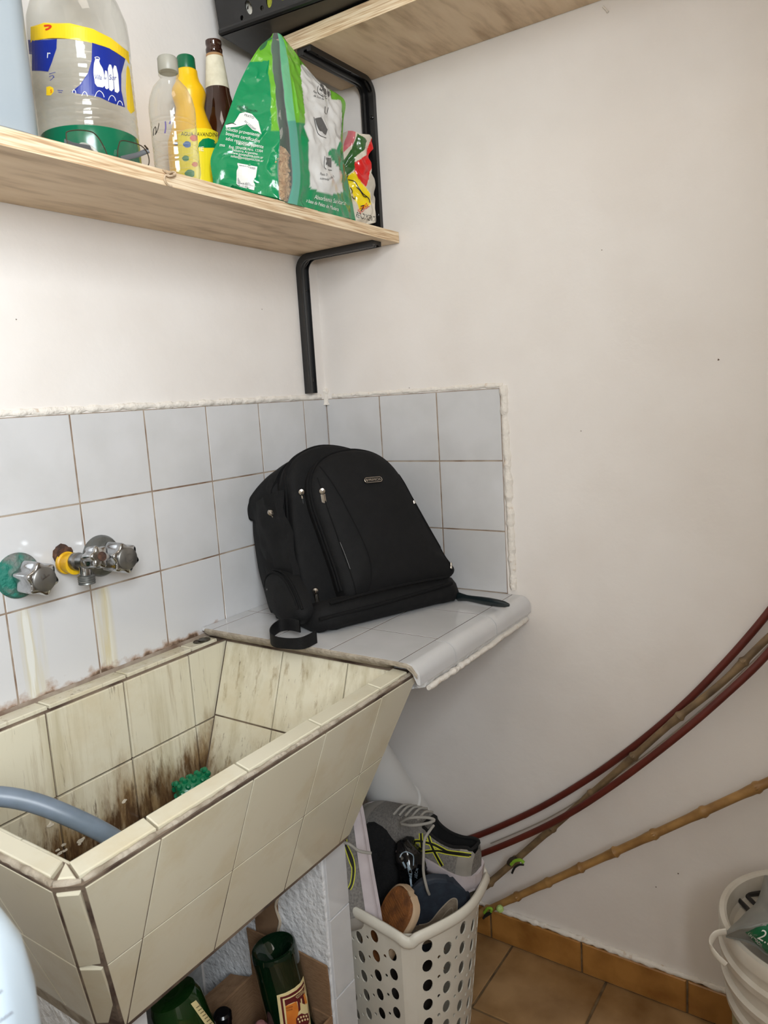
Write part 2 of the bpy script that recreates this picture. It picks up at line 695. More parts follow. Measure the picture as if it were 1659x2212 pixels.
# ------------------------------------------------------------------ room shell
T = 1.275          # top of the tiling
wb = tag(MB().box((ROOM_X0, .003, 0), (.1, .1, ROOM_Z1)).box((ROOM_X0, 0, T), (0, .003, ROOM_Z1)).box((ROOM_X0, 0, 0), (0, .003, .815)).build('wall_back', M['paint'], ang=0),
         'off-white painted wall behind the sink with a tiled splashback', kind='structure')
wr = tag(MB().box((.003, ROOM_Y0, 0), (.1, .003, ROOM_Z1)).box((0, -.456, T), (.003, 0, ROOM_Z1)).box((0, -.456, 0), (.003, 0, .80)).box((0, ROOM_Y0, 0), (.003, -.456, ROOM_Z1)).build('wall_right', M['paint'], ang=0),
         'off-white painted wall beside the backpack with bamboo canes leaning on it', kind='structure')
x0, y0 = ROOM_X0, ROOM_Y0
tag(MB().box((x0 - .1, y0 - .1, 0), (x0, .1, ROOM_Z1)).build('wall_left', M['paint_dulled'], ang=0), 'painted wall at the left end of the room', kind='structure')
tag(MB().box((x0, y0 - .32, 0), (WIN_X0, y0, ROOM_Z1)).box((WIN_X1, y0 - .32, 0), (.1, y0, ROOM_Z1)).box((WIN_X0, y0 - .32, WIN_Z1), (WIN_X1, y0, ROOM_Z1)).build('wall_front', M['paint_dulled'], ang=0), 'painted wall with the glazed door behind the viewer', kind='structure')
tag(MB().box((x0 - .1, y0 - .1, ROOM_Z1), (.1, .1, ROOM_Z1 + .1)).build('ceiling', M['ceiling'], ang=0), 'white ceiling', kind='structure')
fl = tag(MB().box((x0 - .1, y0 - .32, -.1), (.1, .1, -.0025)).build('floor', M['floor_grout'], ang=0), 'ochre tiled floor', kind='structure')
a, b, yy = WIN_X0 + .002, WIN_X1 - .002, y0 - .30
tag(MB().box((a, yy, .005), (b, yy + .04, WIN_Z0)).box((a, yy, WIN_Z0), (a + .05, yy + .04, WIN_Z1 - .002)).box((b - .05, yy, WIN_Z0), (b, yy + .04, WIN_Z1 - .002)).box((a + .05, yy, WIN_Z1 - .06), (b - .05, yy + .04, WIN_Z1 - .002))
    .box((a + .05, yy + .005, 1.92), (b - .05, yy + .035, 1.95)).build('door_1', M['white_plastic'], ang=0), 'white door with a glazed upper half', kind='structure')

# floor tiles, 218 mm pitch
me, c0 = None, None
PX, PY = .216, .2185
proto = tile('tile', [(-PX, -PY, 0), (0, -PY, 0), (0, 0, 0), (-PX, 0, 0)], (0, 0, 1), fl, M['floor_tile'], gap=.005, thick=.004, bev=.0012)
base = proto.location.copy()
first = True
for i in range(7):
    for j in range(7):
        o = proto if first else proto.copy()
        if not first:
            col.objects.link(o)
        o.location = base + V((.006 - PX * i, .0 - PY * j, (random.random() - .5) * .0006))
        first = False
# splashback tiles, back wall
cols = [0, -.084] + [-.084 - .15 * i for i in range(1, 11)]
rows = [1.275, 1.125, .975, .825]
for i in range(len(cols) - 1):
    for j in range(3):
        a, b, t, u = cols[i], cols[i + 1], rows[j], rows[j + 1]
        j1, j2 = [(random.random() - .5) * .0015 for _ in range(2)]
        tile('tile', [(b, j1 * .3, u), (a, 0, u), (a, 0, t), (b, j1 * .3, t)], (0, -1, 0), wb, M['white_tile_stained'] if j == 2 and i > 2 else M['white_tile'], gap=.0024, bev=.0008)
MB().box((cols[-1], .0006, .80), (0, .004, T)).build('grout_bed', M['grout'], wb, ang=0)
# splashback tiles, right wall
yc = [0, -.1535, -.3035, -.4555]
zr = [1.275, 1.125, .975, .84]
for i in range(3):
    for j in range(3):
        tile('tile', [(0, yc[i + 1], zr[j + 1]), (0, yc[i], zr[j + 1]), (0, yc[i], zr[j]), (0, yc[i + 1], zr[j])], (-1, 0, 0), wr, M['white_tile'], gap=.0024, bev=.0008)
MB().box((.0006, -.4555, .80), (.004, 0, T)).build('grout_bed', M['grout'], wr, ang=0)


def lip(name, pts, r, parent, k=90, amp=.35):
    pts = [V(p) for p in pts]
    L = [(pts[i + 1] - pts[i]).length for i in range(len(pts) - 1)]
    P, R = [], []
    for i in range(len(pts) - 1):
        n = max(2, int(L[i] / .006))
        for q in range(n + (i == len(pts) - 2)):
            p = pts[i].lerp(pts[i + 1], q / n)
            P.append(p + wob(p, 40, r * .25))
            R.append(r * (1 + amp * noise.noise(p * k)))
    return MB().tube(P, R, 8, flat=1).build(name, M['lip'], parent, ang=60)


lip('plaster_lip', [(cols[-1], .003, 1.281), (-.02, .003, 1.281)], .007, wb)
lip('plaster_lip', [(.003, -.02, 1.281), (.003, -.462, 1.281)], .006, wr)
lip('plaster_lip', [(.002, -.463, 1.28), (.002, -.470, .85)], .009, wr)
lip('corner_bead', [(-.001, -.001, 1.262), (-.002, -.002, 1.30)], .008, wb, amp=.6)
for u, v, ax, r in ((1552, 777, 0, .0016), (1465, 1887, 0, .0014), (1417, 1916, 0, .0012), (1255, 931, 0, .0010), (1300, 540, 0, .0009), (878, 843, 0, .0018), (884, 838, 0, .0010), (870, 848, 0, .0009), (566, 668, 1, .0010), (35, 690, 1, .0010)):
    p = onplane(u, v, ax, -.0002)
    n = V((-1, 0, 0)) if ax == 0 else V((0, -1, 0))
    MB().lathe([(r, 0), (r * .8, .0004), (0, .0006)], p, 9, n, lobes=lambda a, h: 1 + .3 * sin(3 * a)).build('speck', M['speck'], wr if ax == 0 else wb)
# skirting
bs = tag(MB().box((-.006, ROOM_Y0, .0), (-.0005, 0, .076)).build('baseboard_right', M['floor_grout'], ang=0), 'ochre tiled skirting along the right wall', kind='structure')
yb = [-.385 + .2185, -.385, -.603, -.822, -1.04, -1.26]
for i in range(5):
    tile('tile', [(-.010, yb[i + 1], .001), (-.010, yb[i], .001), (-.010, yb[i], .077), (-.010, yb[i + 1], .077)], (-1, 0, 0), bs, M['base_tile'], gap=.004, thick=.005, bev=.002)
lip('mortar_bead', [(-.003, -.16, .080), (-.003, -1.3, .080)], .006, bs, amp=.6)

# ------------------------------------------------------------------ masonry legs under the sink
pr_ = tag(MB().box((-.534, -.338, 0), (-.474, -.001, .545)).build('pillar', M['rough_plaster'], ang=0), 'white masonry leg with a tiled front under the right end of the sink', kind='structure')
z = [.545, .375, .222, .07]
for i in range(3):
    tile('tile', [(-.530, -.344, z[i + 1] + .0), (-.471, -.344, z[i + 1] + .0), (-.471, -.344, z[i]), (-.530, -.344, z[i])], (0, -1, 0), pr_, M['white_tile'], gap=.0024)
pl_ = tag(MB().box((-.968, -.338, 0), (-.905, -.001, .545)).build('pillar', M['rough_plaster'], ang=0), 'white masonry leg with a tiled front under the left end of the sink', kind='structure')
for i in range(3):
    tile('tile', [(-.966, -.344, z[i + 1]), (-.905, -.344, z[i + 1]), (-.905, -.344, z[i]), (-.966, -.344, z[i])], (0, -1, 0), pl_, M['white_tile'], gap=.0024)
# bare damp patch of the wall between the legs
MB().grid([[V((-.90 + .36 * i / 12, -.0015, .02 + .53 * j / 12)) for i in range(13)] for j in range(13)]).build('damp_plaster', M['damp_plaster'], wb, ang=60)

# ------------------------------------------------------------------ tiled ledge
LZ = .84
lg = thing('tiled_ledge', 'white tiled masonry ledge in the corner carrying the black backpack', 'ledge', (-.22, -.25, LZ))
slab = MB()
prof = [(-.467, .834), (-.490, .832), (-.503, .822), (-.505, .806), (-.497, .790), (-.47, .782), (-.004, .782), (-.004, .834)]
A = [(-.452 - .0, y, zz) for y, zz in prof]
slab.prism([(-.4195, y, zz) for y, zz in prof], (.4175, 0, 0))
slab.build('slab', M['rough_plaster'], lg, ang=0)
MB().box((-.4495, -.4665, .8325), (-.001, -.0005, .83965)).build('grout_bed', M['grout_dark'], lg, ang=0)
xs = [0, -.159, -.3205, -.451]
ys = [0, -.030, -.180, -.3225, -.467]
for i in range(3):
    for j in range(4):
        tile('tile', [(xs[i + 1], ys[j + 1], LZ), (xs[i], ys[j + 1], LZ), (xs[i], ys[j], LZ), (xs[i + 1], ys[j], LZ)], (0, 0, 1), lg, M['white_tile'], gap=.0022, bev=.0004)
xn = [-.001, -.166, -.331, -.452]
for i in range(3):      # bull-nosed edge pieces
    q = [(-.468, LZ)] + [(-.486 - .022 * sin(a), LZ - .022 + .022 * cos(a)) for a in [k * pi / 2 / 7 for k in range(8)]] + [(-.508, .806), (-.502, .806), (-.490, .83), (-.468, .833)]
    a, b = xn[i + 1] + .001, xn[i] - .001
    rows_ = [[V((x, y, zz)) for y, zz in q] for x in (a, a + .002, b - .002, b)]
    mb = MB().grid(rows_, closeu=True)
    mb.cap(rows_[0]); mb.cap(rows_[-1], flip=True)
    mb.build('nosing_tile', M['white_tile'], lg, ang=40)
# broken mortar end towards the sink
mb = MB()
P = []
for k in range(46):
    y = -.012 - .492 * k / 45
    top = .8405 if y > -.49 else .8405 - (abs(y) - .49) * 1.2
    a = noise.noise(V((0, y * 60, 1))) * .0022
    lo = .8172 if y > -.442 else .8245
    P.append([V((-.418, y, top - .008)), V((-.4505, y, top - .0005)), V((-.4545 + a, y, top - .002)), V((-.4535 + a, y, top - .008 + a)), V((-.441 + a * .6, y, lo + .005)), V((-.430, y, lo)), V((-.418, y, lo))])
mb.grid(P).build('mortar_edge', M['mortar'], lg, ang=60)
# loose paint under the front edge
lip('paint_drip', [(-.417, -.503, .790), (-.25, -.503, .789), (-.004, -.499, .790)], .0055, lg, amp=.35)
# ------------------------------------------------------------------ laundry sink
sk = thing('laundry_sink', 'cream tiled laundry sink with stained inside standing on two masonry legs', 'sink', (-.75, -.24, .53))
zt, zb = .8165, .527
outer_t = [(-1.0749, 0), (-1.0749, -.4635), (-1.0558, -.48735), (-.441, -.4855), (-.441, 0)]
outer_b = [(-.9758, 0), (-.9758, -.3428), (-.9638, -.3766), (-.506, -.3766), (-.506, 0)]
inner_t = [(-1.042, -.042), (-1.042, -.445), (-1.040, -.447), (-.421, -.447), (-.421, -.042)]
inner_b = [(-.952, -.040), (-.952, -.345), (-.950, -.347), (-.524, -.347), (-.524, -.040)]
inner_t[3] = (-.4235 - .003, -.447)
inner_t[4] = (-.4235 - .003, -.042)
outer_t[3], outer_t[4] = (-.4235 + .001, -.48735), (-.4235 + .001, -.001)
outer_t[0], outer_b[0], outer_b[4] = (-1.0749, -.001), (-.9758, -.001), (-.506, -.001)
R_ = lambda L, z: [V((x, y, z)) for x, y in L]
O_t, O_b, I_t, I_b = R_(outer_t, zt), R_(outer_b, zb), R_(inner_t, zt), R_(inner_b, .553)
mb = MB().grid([O_b, O_t, I_t, I_b], closeu=True)
mb.add(O_b, [(4, 3, 2, 1, 0)]).add(I_b, [(0, 1, 2, 3, 4)])
mb.build('basin', M['grout_dark'], sk, ang=0)

# outside front: plane tilting inwards
nF = V((0, -.142, -.055)).normalized()


def F(x, v): return V((x, -.4875 + .055 / .1523 * v, .813 - .142 / .1523 * v))      # v measured down the face


def xl(v): return -1.056 + (v / .3) * .092
def xr(v): return -.4245 - (v / .3) * .0765


fx = [None, -.959, -.815, -.670, -.530, None]
for r, (v0, v1) in enumerate([(.001, .152), (.152, .300)]):
    for i in range(5):
        a0, a1 = (xl(v0), xl(v1)) if i == 0 else (fx[i], fx[i])
        b0, b1 = (xr(v0), xr(v1)) if i == 4 else (fx[i + 1], fx[i + 1])
        pts = [F(a1, v1), F(b1, v1), F(b0, v0), F(a0, v0)]
        if a1 > b1 - .004: pts = [F((a1 + b1) / 2, v0 + (v1 - v0) * .98), F(b0, v0), F(a0, v0)]
        if i == 0: pts = [p + V((.0016, 0, 0)) if k in (0, 3) and len(pts) == 4 else p for k, p in enumerate(pts)]
        tile('tile', pts, nF, sk, M['cream'], gap=.0022, thick=.006, bev=.0003, lift=.0001 * random.random())
# outside left end
nL = V((-.285, 0, -.097)).normalized()


def G(y, v): return V((-1.0745 + .322 * v, y, .813 - .9467 * v))


def yl(v): return -.464 + (v / .3) * .122


for r, (v0, v1) in enumerate([(.001, .152), (.152, .298)]):
    yy = [yl, -.300, -.150, -.002] if r == 0 else [yl, -.285, -.135, -.002]
    for i in range(3):
        a0, a1 = (yl(v0), yl(v1)) if i == 0 else (yy[i], yy[i])
        b = yy[i + 1]
        tile('tile', [G(a1, v1), G(b, v1), G(b, v0), G(a0, v0)], nL, sk, M['cream'], gap=.003, thick=.006, bev=.0003)
MB().prism([G(-.340, .299), G(-.003, .299), G(-.003, .330), G(-.330, .330)], (.02, 0, .005)).build('mortar_skirt', M['mortar'], sk, ang=0)
# narrow strip tiles closing the corner
for v0, v1 in [(.004, .152), (.152, .292)]:
    q = [G(yl(v0) - .001, v0), G(yl(v1) - .001, v1), F(xl(v1) - .002, v1), F(xl(v0) - .002, v0)]
    n = (q[1] - q[0]).cross(q[3] - q[0]).normalized()
    if n.y > 0: n = -n
    tile('tile', q, n, sk, M['cream'], gap=.0045, thick=.007, bev=.0015)
# mortar bead under the rim tiles
for P in ([(-1.052, -.481, .8165), (-.427, -.481, .8165)], [(-1.070, -.460, .8165), (-1.0705, -.004, .8165)], [(-1.070, -.461, .8165), (-1.053, -.481, .8165)]):
    lip('mortar_bead', P, .0038, sk, amp=.5).data.materials[0] = M['mortar']
# mortar runs in the corner joints
# rim tiles
zr_ = .8225
rx = [-1.045, -.953, -.812, -.667, -.519, -.4385]
for i in range(5):
    a, b = rx[i], rx[i + 1]
    pa = [(a - (.004 if i else .010), -.4795, zr_), (b - .004, -.4795, zr_), (b + .004 * (i < 4), -.447, zr_), (a + .004 * (i > 0), -.447, zr_)]
    tile('rim_tile', pa, (0, 0, 1), sk, M['cream'], gap=.003, thick=.007, bev=.0012)
tile('rim_tile', [(-1.045, -.4435, zr_), (-1.068, -.463, zr_), (-1.056, -.479, zr_)], (0, 0, 1), sk, M['cream'], gap=.0015, thick=.007, bev=.0012)
for a, b in [(-.441, -.316), (-.316, -.172), (-.172, -.040)]:
    tile('rim_tile', [(-1.070, a - (.016 if a < -.4 else 0), zr_), (-1.0445, a, zr_), (-1.0445, b, zr_), (-1.070, b, zr_)], (0, 0, 1), sk, M['cream'], gap=.0035, thick=.007, bev=.0012)
bx = [-1.045, -.955, -.809, -.661, -.513, -.446]
for i in range(5):
    tile('rim_tile', [(bx[i], -.040, zr_), (bx[i + 1], -.040, zr_), (bx[i + 1], -.004, zr_), (bx[i], -.004, zr_)], (0, 0, 1), sk, M['cream_side'], gap=.004, thick=.007, bev=.0012)
# inside back
ib = [None, -.963, -.818, -.673, -.527, None]


def il(z): return -1.0405 + (.8165 - z) / .2635 * .0915
def ir(z): return -.4275 - (.8165 - z) / .2635 * .0945


for z0, z1 in [(.815, .673), (.673, .556)]:
    for i in range(5):
        a0, a1 = (il(z0), il(z1)) if i == 0 else (ib[i], ib[i])
        b0, b1 = (ir(z0), ir(z1)) if i == 4 else (ib[i + 1], ib[i + 1])
        pts = [(a1, -.046, z1), (b1, -.046, z1), (b0, -.046, z0), (a0, -.046, z0)]
        if b1 - a1 < .006: pts = [(a1, -.046, z1 + .004), (b0, -.046, z0), (a0, -.046, z0)]
        tile('tile', pts, (0, -1, 0), sk, M['cream_in'], gap=.0032, thick=.006, bev=.0012)
# inside right and left ends
for s, fx_, mt in ((1, ir, M['cream_side']), (-1, il, M['cream_in'])):
    off = -.005 * s
    yy = [-.048, -.197, -.348, None]
    n = V((-.2635 * s, 0, .0945)).normalized()
    for z0, z1 in [(.815, .679), (.679, .556)]:
        for i in range(3):
            e0 = -.445 + (.815 - z0) / .262 * .10
            e1 = -.445 + (.815 - z1) / .262 * .10
            b0, b1 = (e0, e1) if i == 2 else (yy[i + 1], yy[i + 1])
            if i == 2 and b1 > yy[2] - .004:
                b1 = yy[2] - .004
            tile('tile', [(fx_(z1) + off, yy[i], z1), (fx_(z1) + off, b1, z1), (fx_(z0) + off, b0, z0), (fx_(z0) + off, yy[i], z0)], n, sk, mt, gap=.0028, thick=.006, bev=.0012)
# inside front and bottom
nI = V((0, .2635, .10)).normalized()
for z0, z1 in [(.815, .673), (.673, .556)]:
    for i in range(5):
        y0, y1 = -.442 + (.815 - z0) * .38, -.442 + (.815 - z1) * .38
        a0, a1 = (il(z0) + .003, il(z1) + .003) if i == 0 else (ib[i], ib[i])
        b0, b1 = (ir(z0) - .003, ir(z1) - .003) if i == 4 else (ib[i + 1], ib[i + 1])
        pts = [(a1, y1, z1), (b1, y1, z1), (b0, y0, z0), (a0, y0, z0)]
        if b1 - a1 < .006: pts = [(a1, y1, z1 + .004), (b0, y0, z0), (a0, y0, z0)]
        tile('tile', pts, nI, sk, M['cream_in'], gap=.003, thick=.005, bev=.0012)
for i in range(3):
    for j in range(2):
        a = -.946 + .1395 * i
        b = -.054 - .143 * j
        tile('tile', [(a, b - .143, .557), (a + .1395, b - .143, .557), (a + .1395, b, .557), (a, b, .557)], (0, 0, 1), sk, M['cream_in'], gap=.003, thick=.004)
M['scum'] = mat('soap_scum', (224, 216, 198), .9, bump=.003, bscale=150)
for k in range(9):      # flaking limescale low on the back wall
    c = V((-.84 + random.random() * .14, -.0470, .575 + random.random() * .07))
    r = .002 + random.random() * .0035
    ring = [c + V((r * cos(a) * (1.4 + noise.noise(V((k, a, 0)))), 0, r * sin(a) * (.7 + noise.noise(V((a, k, 3)))))) for a in [2 * pi * q / 9 for q in range(9)]]
    MB().prism(ring, (0, -.0012, 0)).build('limescale_flake', M['scum'], sk, ang=0)

# ------------------------------------------------------------------ taps
M['chrome'] = mat('chrome', (190, 192, 194), .12, metal=1, rgb2=(150, 150, 150), nscale=60)
M['dull_chrome'] = mat('dull_chrome', (150, 151, 152), .3, metal=1, rgb2=(105, 104, 100), nscale=70)
M['flange'] = mat('worn_flange', (126, 128, 126), .4, metal=.8, rgb2=(96, 100, 98), nscale=50)
M['verdigris'] = mat('verdigris', (112, 116, 112), .65, rgb2=(22, 112, 96), nscale=34, nlo=.40, nhi=.56, bump=.005, bscale=120)
M['knob_face'] = mat('brushed_grey', (128, 126, 122), .38, metal=.85)
M['rust'] = mat('rust', (92, 62, 46), .8, rgb2=(52, 36, 30), nscale=90, bump=.004, bscale=150)
M['yellow_ring'] = mat('yellow_coupling', (232, 190, 24), .4, rgb2=(200, 150, 20), nscale=40)
M['grey_dark'] = mat('dark_rubber', (40, 41, 42), .5)
AX = V((0, -1, 0))


def valve(name, label, x, z, letter, corroded):
    t = thing(name, label, 'tap', (x, 0, z))
    c = V((x, 0, z))
    MB().lathe([(.0, .0), (.036, .0005), (.036, .003), (.033, .009), (.022, .013), (.014, .015), (.014, .03)], c, 40, AX).build('flange', M['verdigris'] if corroded else M['flange'], t)
    n = 6
    lob = lambda a, h: 1 + .13 * cos(n * a + .5)
    R = .0245
    MB().lathe([(.013, .026), (.0205, .0275), (R * .97, .0295), (R, .034), (R, .060), (R * .98, .068), (R * .90, .071), (.0185, .0715)], c, 96, AX, lobes=lambda a, h: 1 + (.115 if h < .0714 else .0) * (cos(n * a + .5) + .12 * cos(2 * (n * a + .5))) * (1 if h > .027 else 0)).build('knob', M['chrome'], t, ang=75)
    MB().lathe([(.0187, .0705), (.0187, .0745), (.0165, .0762), (.0, .0772)], c, 40, AX).build('knob_cap', M['knob_face'], t)
    if letter == 'F':
        flat_text('F', .020, M['chrome'], c + V((.0075, -.0772, .0035)), (-.35, 0, .94), (-.94, 0, -.35), 'letter', t, .0004)
    else:
        flat_text('C', .022, M['knob_face'], c + V((-.0075, -.0772, -.007)), (.99, 0, .1), (-.1, 0, .99), 'letter', t, .0004)
    return t


valve('hot_tap', 'chrome lobed tap on a green corroded flange, cap marked F', -.808, 1.030, 'F', True)
valve('cold_tap', 'chrome lobed tap on a clean grey flange, cap marked C', -.6575, 1.030, 'C', False)
hb = thing('hose_tap', 'small hose tap with a yellow coupling between the two lobed taps', 'tap', (-.729, 0, 1.048))
c = V((-.729, 0, 1.034))
MB().lathe([(.0165, -.002), (.0175, .004), (.0135, .006), (.0135, .012)], c + V((0, 0, .013)), 14, AX, lobes=lambda a, h: 1 + .12 * sin(3 * a + h * 400)).build('pipe_stub', M['rust'], hb)
MB().lathe([(.0165, .006), (.0185, .008), (.0185, .013), (.0160, .0145), (.0155, .028), (.0178, .030), (.0178, .035), (.015, .036), (.012, .036)], c, 36, AX).build('coupling', M['yellow_ring'], hb)
MB().lathe([(.012, .034), (.0145, .036), (.0145, .046), (.0115, .050), (.0115, .066), (.013, .068), (.0135, .078), (.010, .080)], c, 32, (V((0, -1, .10)))).build('body', M['dull_chrome'], hb)
MB().tube(crom([c + V((0, -.058, .004)), c + V((0, -.060, -.008)), c + V((0, -.060, -.019))], 4), .0095, 20).build('spout', M['chrome'], hb)
MB().lathe([(.010, .016), (.0135, .018), (.0135, .0195), (.0125, .0205), (.0135, .0215), (.0135, .023), (.0125, .024), (.0135, .025), (.0135, .027), (.0125, .028), (.0132, .029), (.0132, .031), (.0105, .031), (.0105, .022)], c + V((0, -.060, 0)), 32, (0, 0, -1), caps=False).build('hose_thread', M['flange'], hb)
hx = V((0, -1, .16)).normalized()
MB().lathe([(.011, .076), (.0155, .079), (.017, .083), (.017, .101), (.016, .106), (.0125, .108), (.0, .1085)], c, 80, hx, lobes=lambda a, h: 1 + .13 * cos(6 * a)).build('handle', M['chrome'], hb, ang=50)
MB().lathe([(.0075, .1075), (.0075, .110), (.0, .1108)], c, 20, hx).build('screw', M['rust'], hb)
# coins on the rim
M['coin'] = mat('old_coin', (104, 100, 88), .4, metal=.9, rgb2=(70, 66, 58), nscale=200)
for x, y, z, nm in ((-.480, -.0235, .8227, 'flat dull coin lying on the back rim of the sink under the other coin'), (-.471, -.0285, .8249, 'dull coin overlapping another coin on the back rim of the sink')):
    t = MB().lathe([(0, 0), (.0112, 0), (.0116, .0004), (.0116, .0016), (.0112, .002), (.0100, .002), (.0098, .0017), (0, .0017)], (x, y, z), 36).build('coin', M['coin'])
    tag(t, nm, 'coin', 'coins on the sink rim')

# ------------------------------------------------------------------ hose, brush in the trough
M['hose'] = mat('grey_hose', (108, 120, 134), .38, rgb2=(98, 110, 122), nscale=30)
P = crom([(-1.33, -.10, .86), (-1.22, -.13, .868), (-1.145, -.175, .860), (-1.075, -.222, .848), (-1.005, -.272, .8265), (-.955, -.318, .786), (-.905, -.345, .725), (-.87, -.345, .65)], 8)
hs = MB()
hs.tube(P, .0118, 20)
hs = tag(hs.build('drain_hose', M['hose']), 'smooth blue-grey drain hose hanging over the left end into the sink', 'hose')
M['green_brush'] = mat('green_plastic', (12, 112, 74), .3)
gb = thing('scrub_brush', 'bumpy green plastic scrubber at the bottom of the sink', 'brush', (-.585, -.10, .557))
c = V((-.588, -.095, .5895))
ax = V((.93, -.32, .12)).normalized()
MB().lathe([(0, -.032), (.016, -.029), (.0215, -.018), (.022, .018), (.016, .029), (0, .032)], c, 28, ax).build('body', M['green_brush'], gb)
x = ax.orthogonal().normalized(); y = ax.cross(x)
kn = MB()
for i in range(5):
    for k in range(10):
        a = 2 * pi * (k + .5 * (i % 2)) / 10
        h = -.028 + .014 * i
        d = x * cos(a) + y * sin(a)
        kn.lathe([(.0054, 0), (.0052, .004), (.0035, .0068), (0, .0076)], c + ax * h + d * .0195, 8, d)
tag(kn.build('knobs', M['green_brush'], gb), kind='stuff')
# ------------------------------------------------------------------ shelves and brackets
S1B, S1T = 1.5965, 1.6185


def plank(name, a, b, label):
    t = thing(name, label, 'shelf', ((a[0] + b[0]) / 2, (a[1] + b[1]) / 2, a[2]))
    o = MB().box(a, b).build('board', [M['ply_face'], M['ply_edge']], t, ang=0)
    for p in o.data.polygons:
        if abs(p.normal.z) < .5: p.material_index = 1
    return t, o


s1, _ = plank('wall_shelf', (-1.35, -.2325, S1B), (-.003, -.001, S1T), 'lower plywood shelf on the back wall holding the bottles and bags')
S2B, S2T = 1.936, 1.966
s2, _ = plank('wall_shelf', (-.218, -1.25, S2B), (-.0015, -.104, S2T), 'upper plywood shelf on the right wall under the black crate')


def sweep(path, A, cs):
    """path: (point, inward normal); A: width axis; cs: closed cross-section (across, inward)"""
    A = V(A)
    rows_ = [[V(p) + A * a + V(n) * b for a, b in cs] for p, n in path]
    mb = MB().grid(rows_, closeu=True)
    mb.cap(rows_[0]); mb.cap(rows_[-1], flip=True)
    return mb


CS = [(-.0165, 0), (-.0165, .009), (-.0145, .013), (-.011, .013), (-.0095, .0105), (-.0075, .0105), (-.006, .013), (-.0025, .013), (-.001, .009), (.0, .005), (.014, .005), (.0145, .0105), (.0165, .0105), (.0165, 0)]


def bracket(label, base, out, zlo, zhi, reach, width_axis):
    """base: point at the wall (z ignored), out: direction away from the wall"""
    t = thing('shelf_bracket', label, 'bracket', (base[0], base[1], zhi - .02))
    B, O = V((base[0], base[1], 0)), V(out)
    R = .034
    path = [(B + V((0, 0, zlo)), O), (B + V((0, 0, zhi - R)), O)]
    for k in range(1, 9):
        a = pi / 2 * k / 8
        c = B + O * R + V((0, 0, zhi - R))
        d = -O * cos(a) + V((0, 0, 1)) * sin(a)
        path.append((c + d * R, -d))
    path.append((B + O * reach + V((0, 0, zhi)), V((0, 0, -1))))
    sweep(path, width_axis, CS).build('arm', M['black_metal'], t, ang=40)
    W = V(width_axis)
    for p, n in ((B + V((0, 0, zlo + .03)), O), (B + V((0, 0, zhi - .075)), O), (B + O * .07 + V((0, 0, zhi)), V((0, 0, -1))), (B + O * (reach - .035) + V((0, 0, zhi)), V((0, 0, -1)))):
        MB().lathe([(.0042, .0045), (.0042, .0065), (.003, .0075), (.0012, .0068), (0, .0068)], V(p) + W * .0072, 14, n).build('screw', M['black_metal'], t)
    # stiffening dimple in the bend
    c = B + O * R + V((0, 0, zhi - R))
    d = (-O + V((0, 0, 1))).normalized()
    tg = (O + V((0, 0, 1))).normalized()
    p0 = c + d * (R - .006) + W * .007
    MB().lathe([(0, -.016), (.0035, -.013), (.0045, 0), (.0035, .013), (0, .016)], p0, 14, tg).build('dimple', M['black_metal'], t)
    return t


bracket('black steel bracket on the back wall under the lower shelf', (-.060, -.0005), (0, -1, 0), 1.290, S1B, .212, (1, 0, 0))
bracket('black steel bracket on the right wall under the upper shelf', (-.0005, -.176), (-1, 0, 0), 1.632, S2B, .214, (0, -1, 0))
# twine caught on the shelf edge
M['twine'] = mat('twine', (206, 184, 156), .9, rgb2=(170, 146, 116), nscale=120)
tw = MB()
P = [onplane(u, v, 1, y) for u, v, y in [(352, 366, -.2338), (362, 374, -.2350), (373, 372, -.2345), (375, 378, -.2350), (366, 381, -.2362), (358, 378, -.2352), (355, 386, -.2350), (359, 395, -.2348), (366, 401, -.2346), (371, 402, -.2345)]]
tw.tube(crom(P, 5), .0016, 7)
P = [p + V((.002, -.0012, .0006)) for p in P[1:6]]
tw.tube(crom(P, 5), .0014, 7)
tag(tw.build('twine', M['twine']), 'knotted bit of beige twine hanging on the front edge of the lower shelf', 'string')

# ------------------------------------------------------------------ jug, water bottle
M['jug'] = mat('bluish_jug', (178, 187, 192), .38, rgb2=(168, 180, 189), nscale=4, trans=.12)
jg = thing('plastic_jug', 'tall bluish translucent jug at the left end of the lower shelf', 'jug', (-.90, -.135, S1T))


def rbox(cx, cy, hx, hy, r, n=6):
    out = []
    for sx, sy, a0 in ((1, 1, 0), (-1, 1, 90), (-1, -1, 180), (1, -1, 270)):
        for k in range(n + 1):
            a = radians(a0 + 90 * k / n)
            out.append((cx + sx * (hx - r) + r * cos(a), cy + sy * (hy - r) + r * sin(a)))
    return out


def rstack(levels, cx, cy, close=True):
    """levels: (z, half x, half y, corner radius)"""
    rows_ = [[V((x, y, z)) for x, y in rbox(cx, cy, hx, hy, min(r, hx * .99, hy * .99))] for z, hx, hy, r in levels]
    mb = MB().grid(rows_, closeu=True)
    if close:
        mb.cap(rows_[0], flip=True); mb.cap(rows_[-1])
    return mb


JX, JY = -.905, -.135
rstack([(S1T + .0005, .088, .078, .03), (S1T + .006, .095, .085, .035), (S1T + .26, .095, .085, .035), (S1T + .30, .085, .075, .04), (S1T + .33, .05, .05, .045), (S1T + .345, .025, .025, .024)], JX, JY).build('body', M['jug'], jg)
MB().lathe([(.021, 0), (.024, .002), (.024, .026), (.022, .028), (0, .028)], (JX, JY, S1T + .345), 28).build('cap', M['white_plastic'], jg)
MB().tube(crom([(JX + .07, JY, S1T + .27), (JX + .085, JY, S1T + .33), (JX + .045, JY, S1T + .37), (JX + .02, JY, S1T + .345)], 6), .011, 12).build('handle', M['jug'], jg)

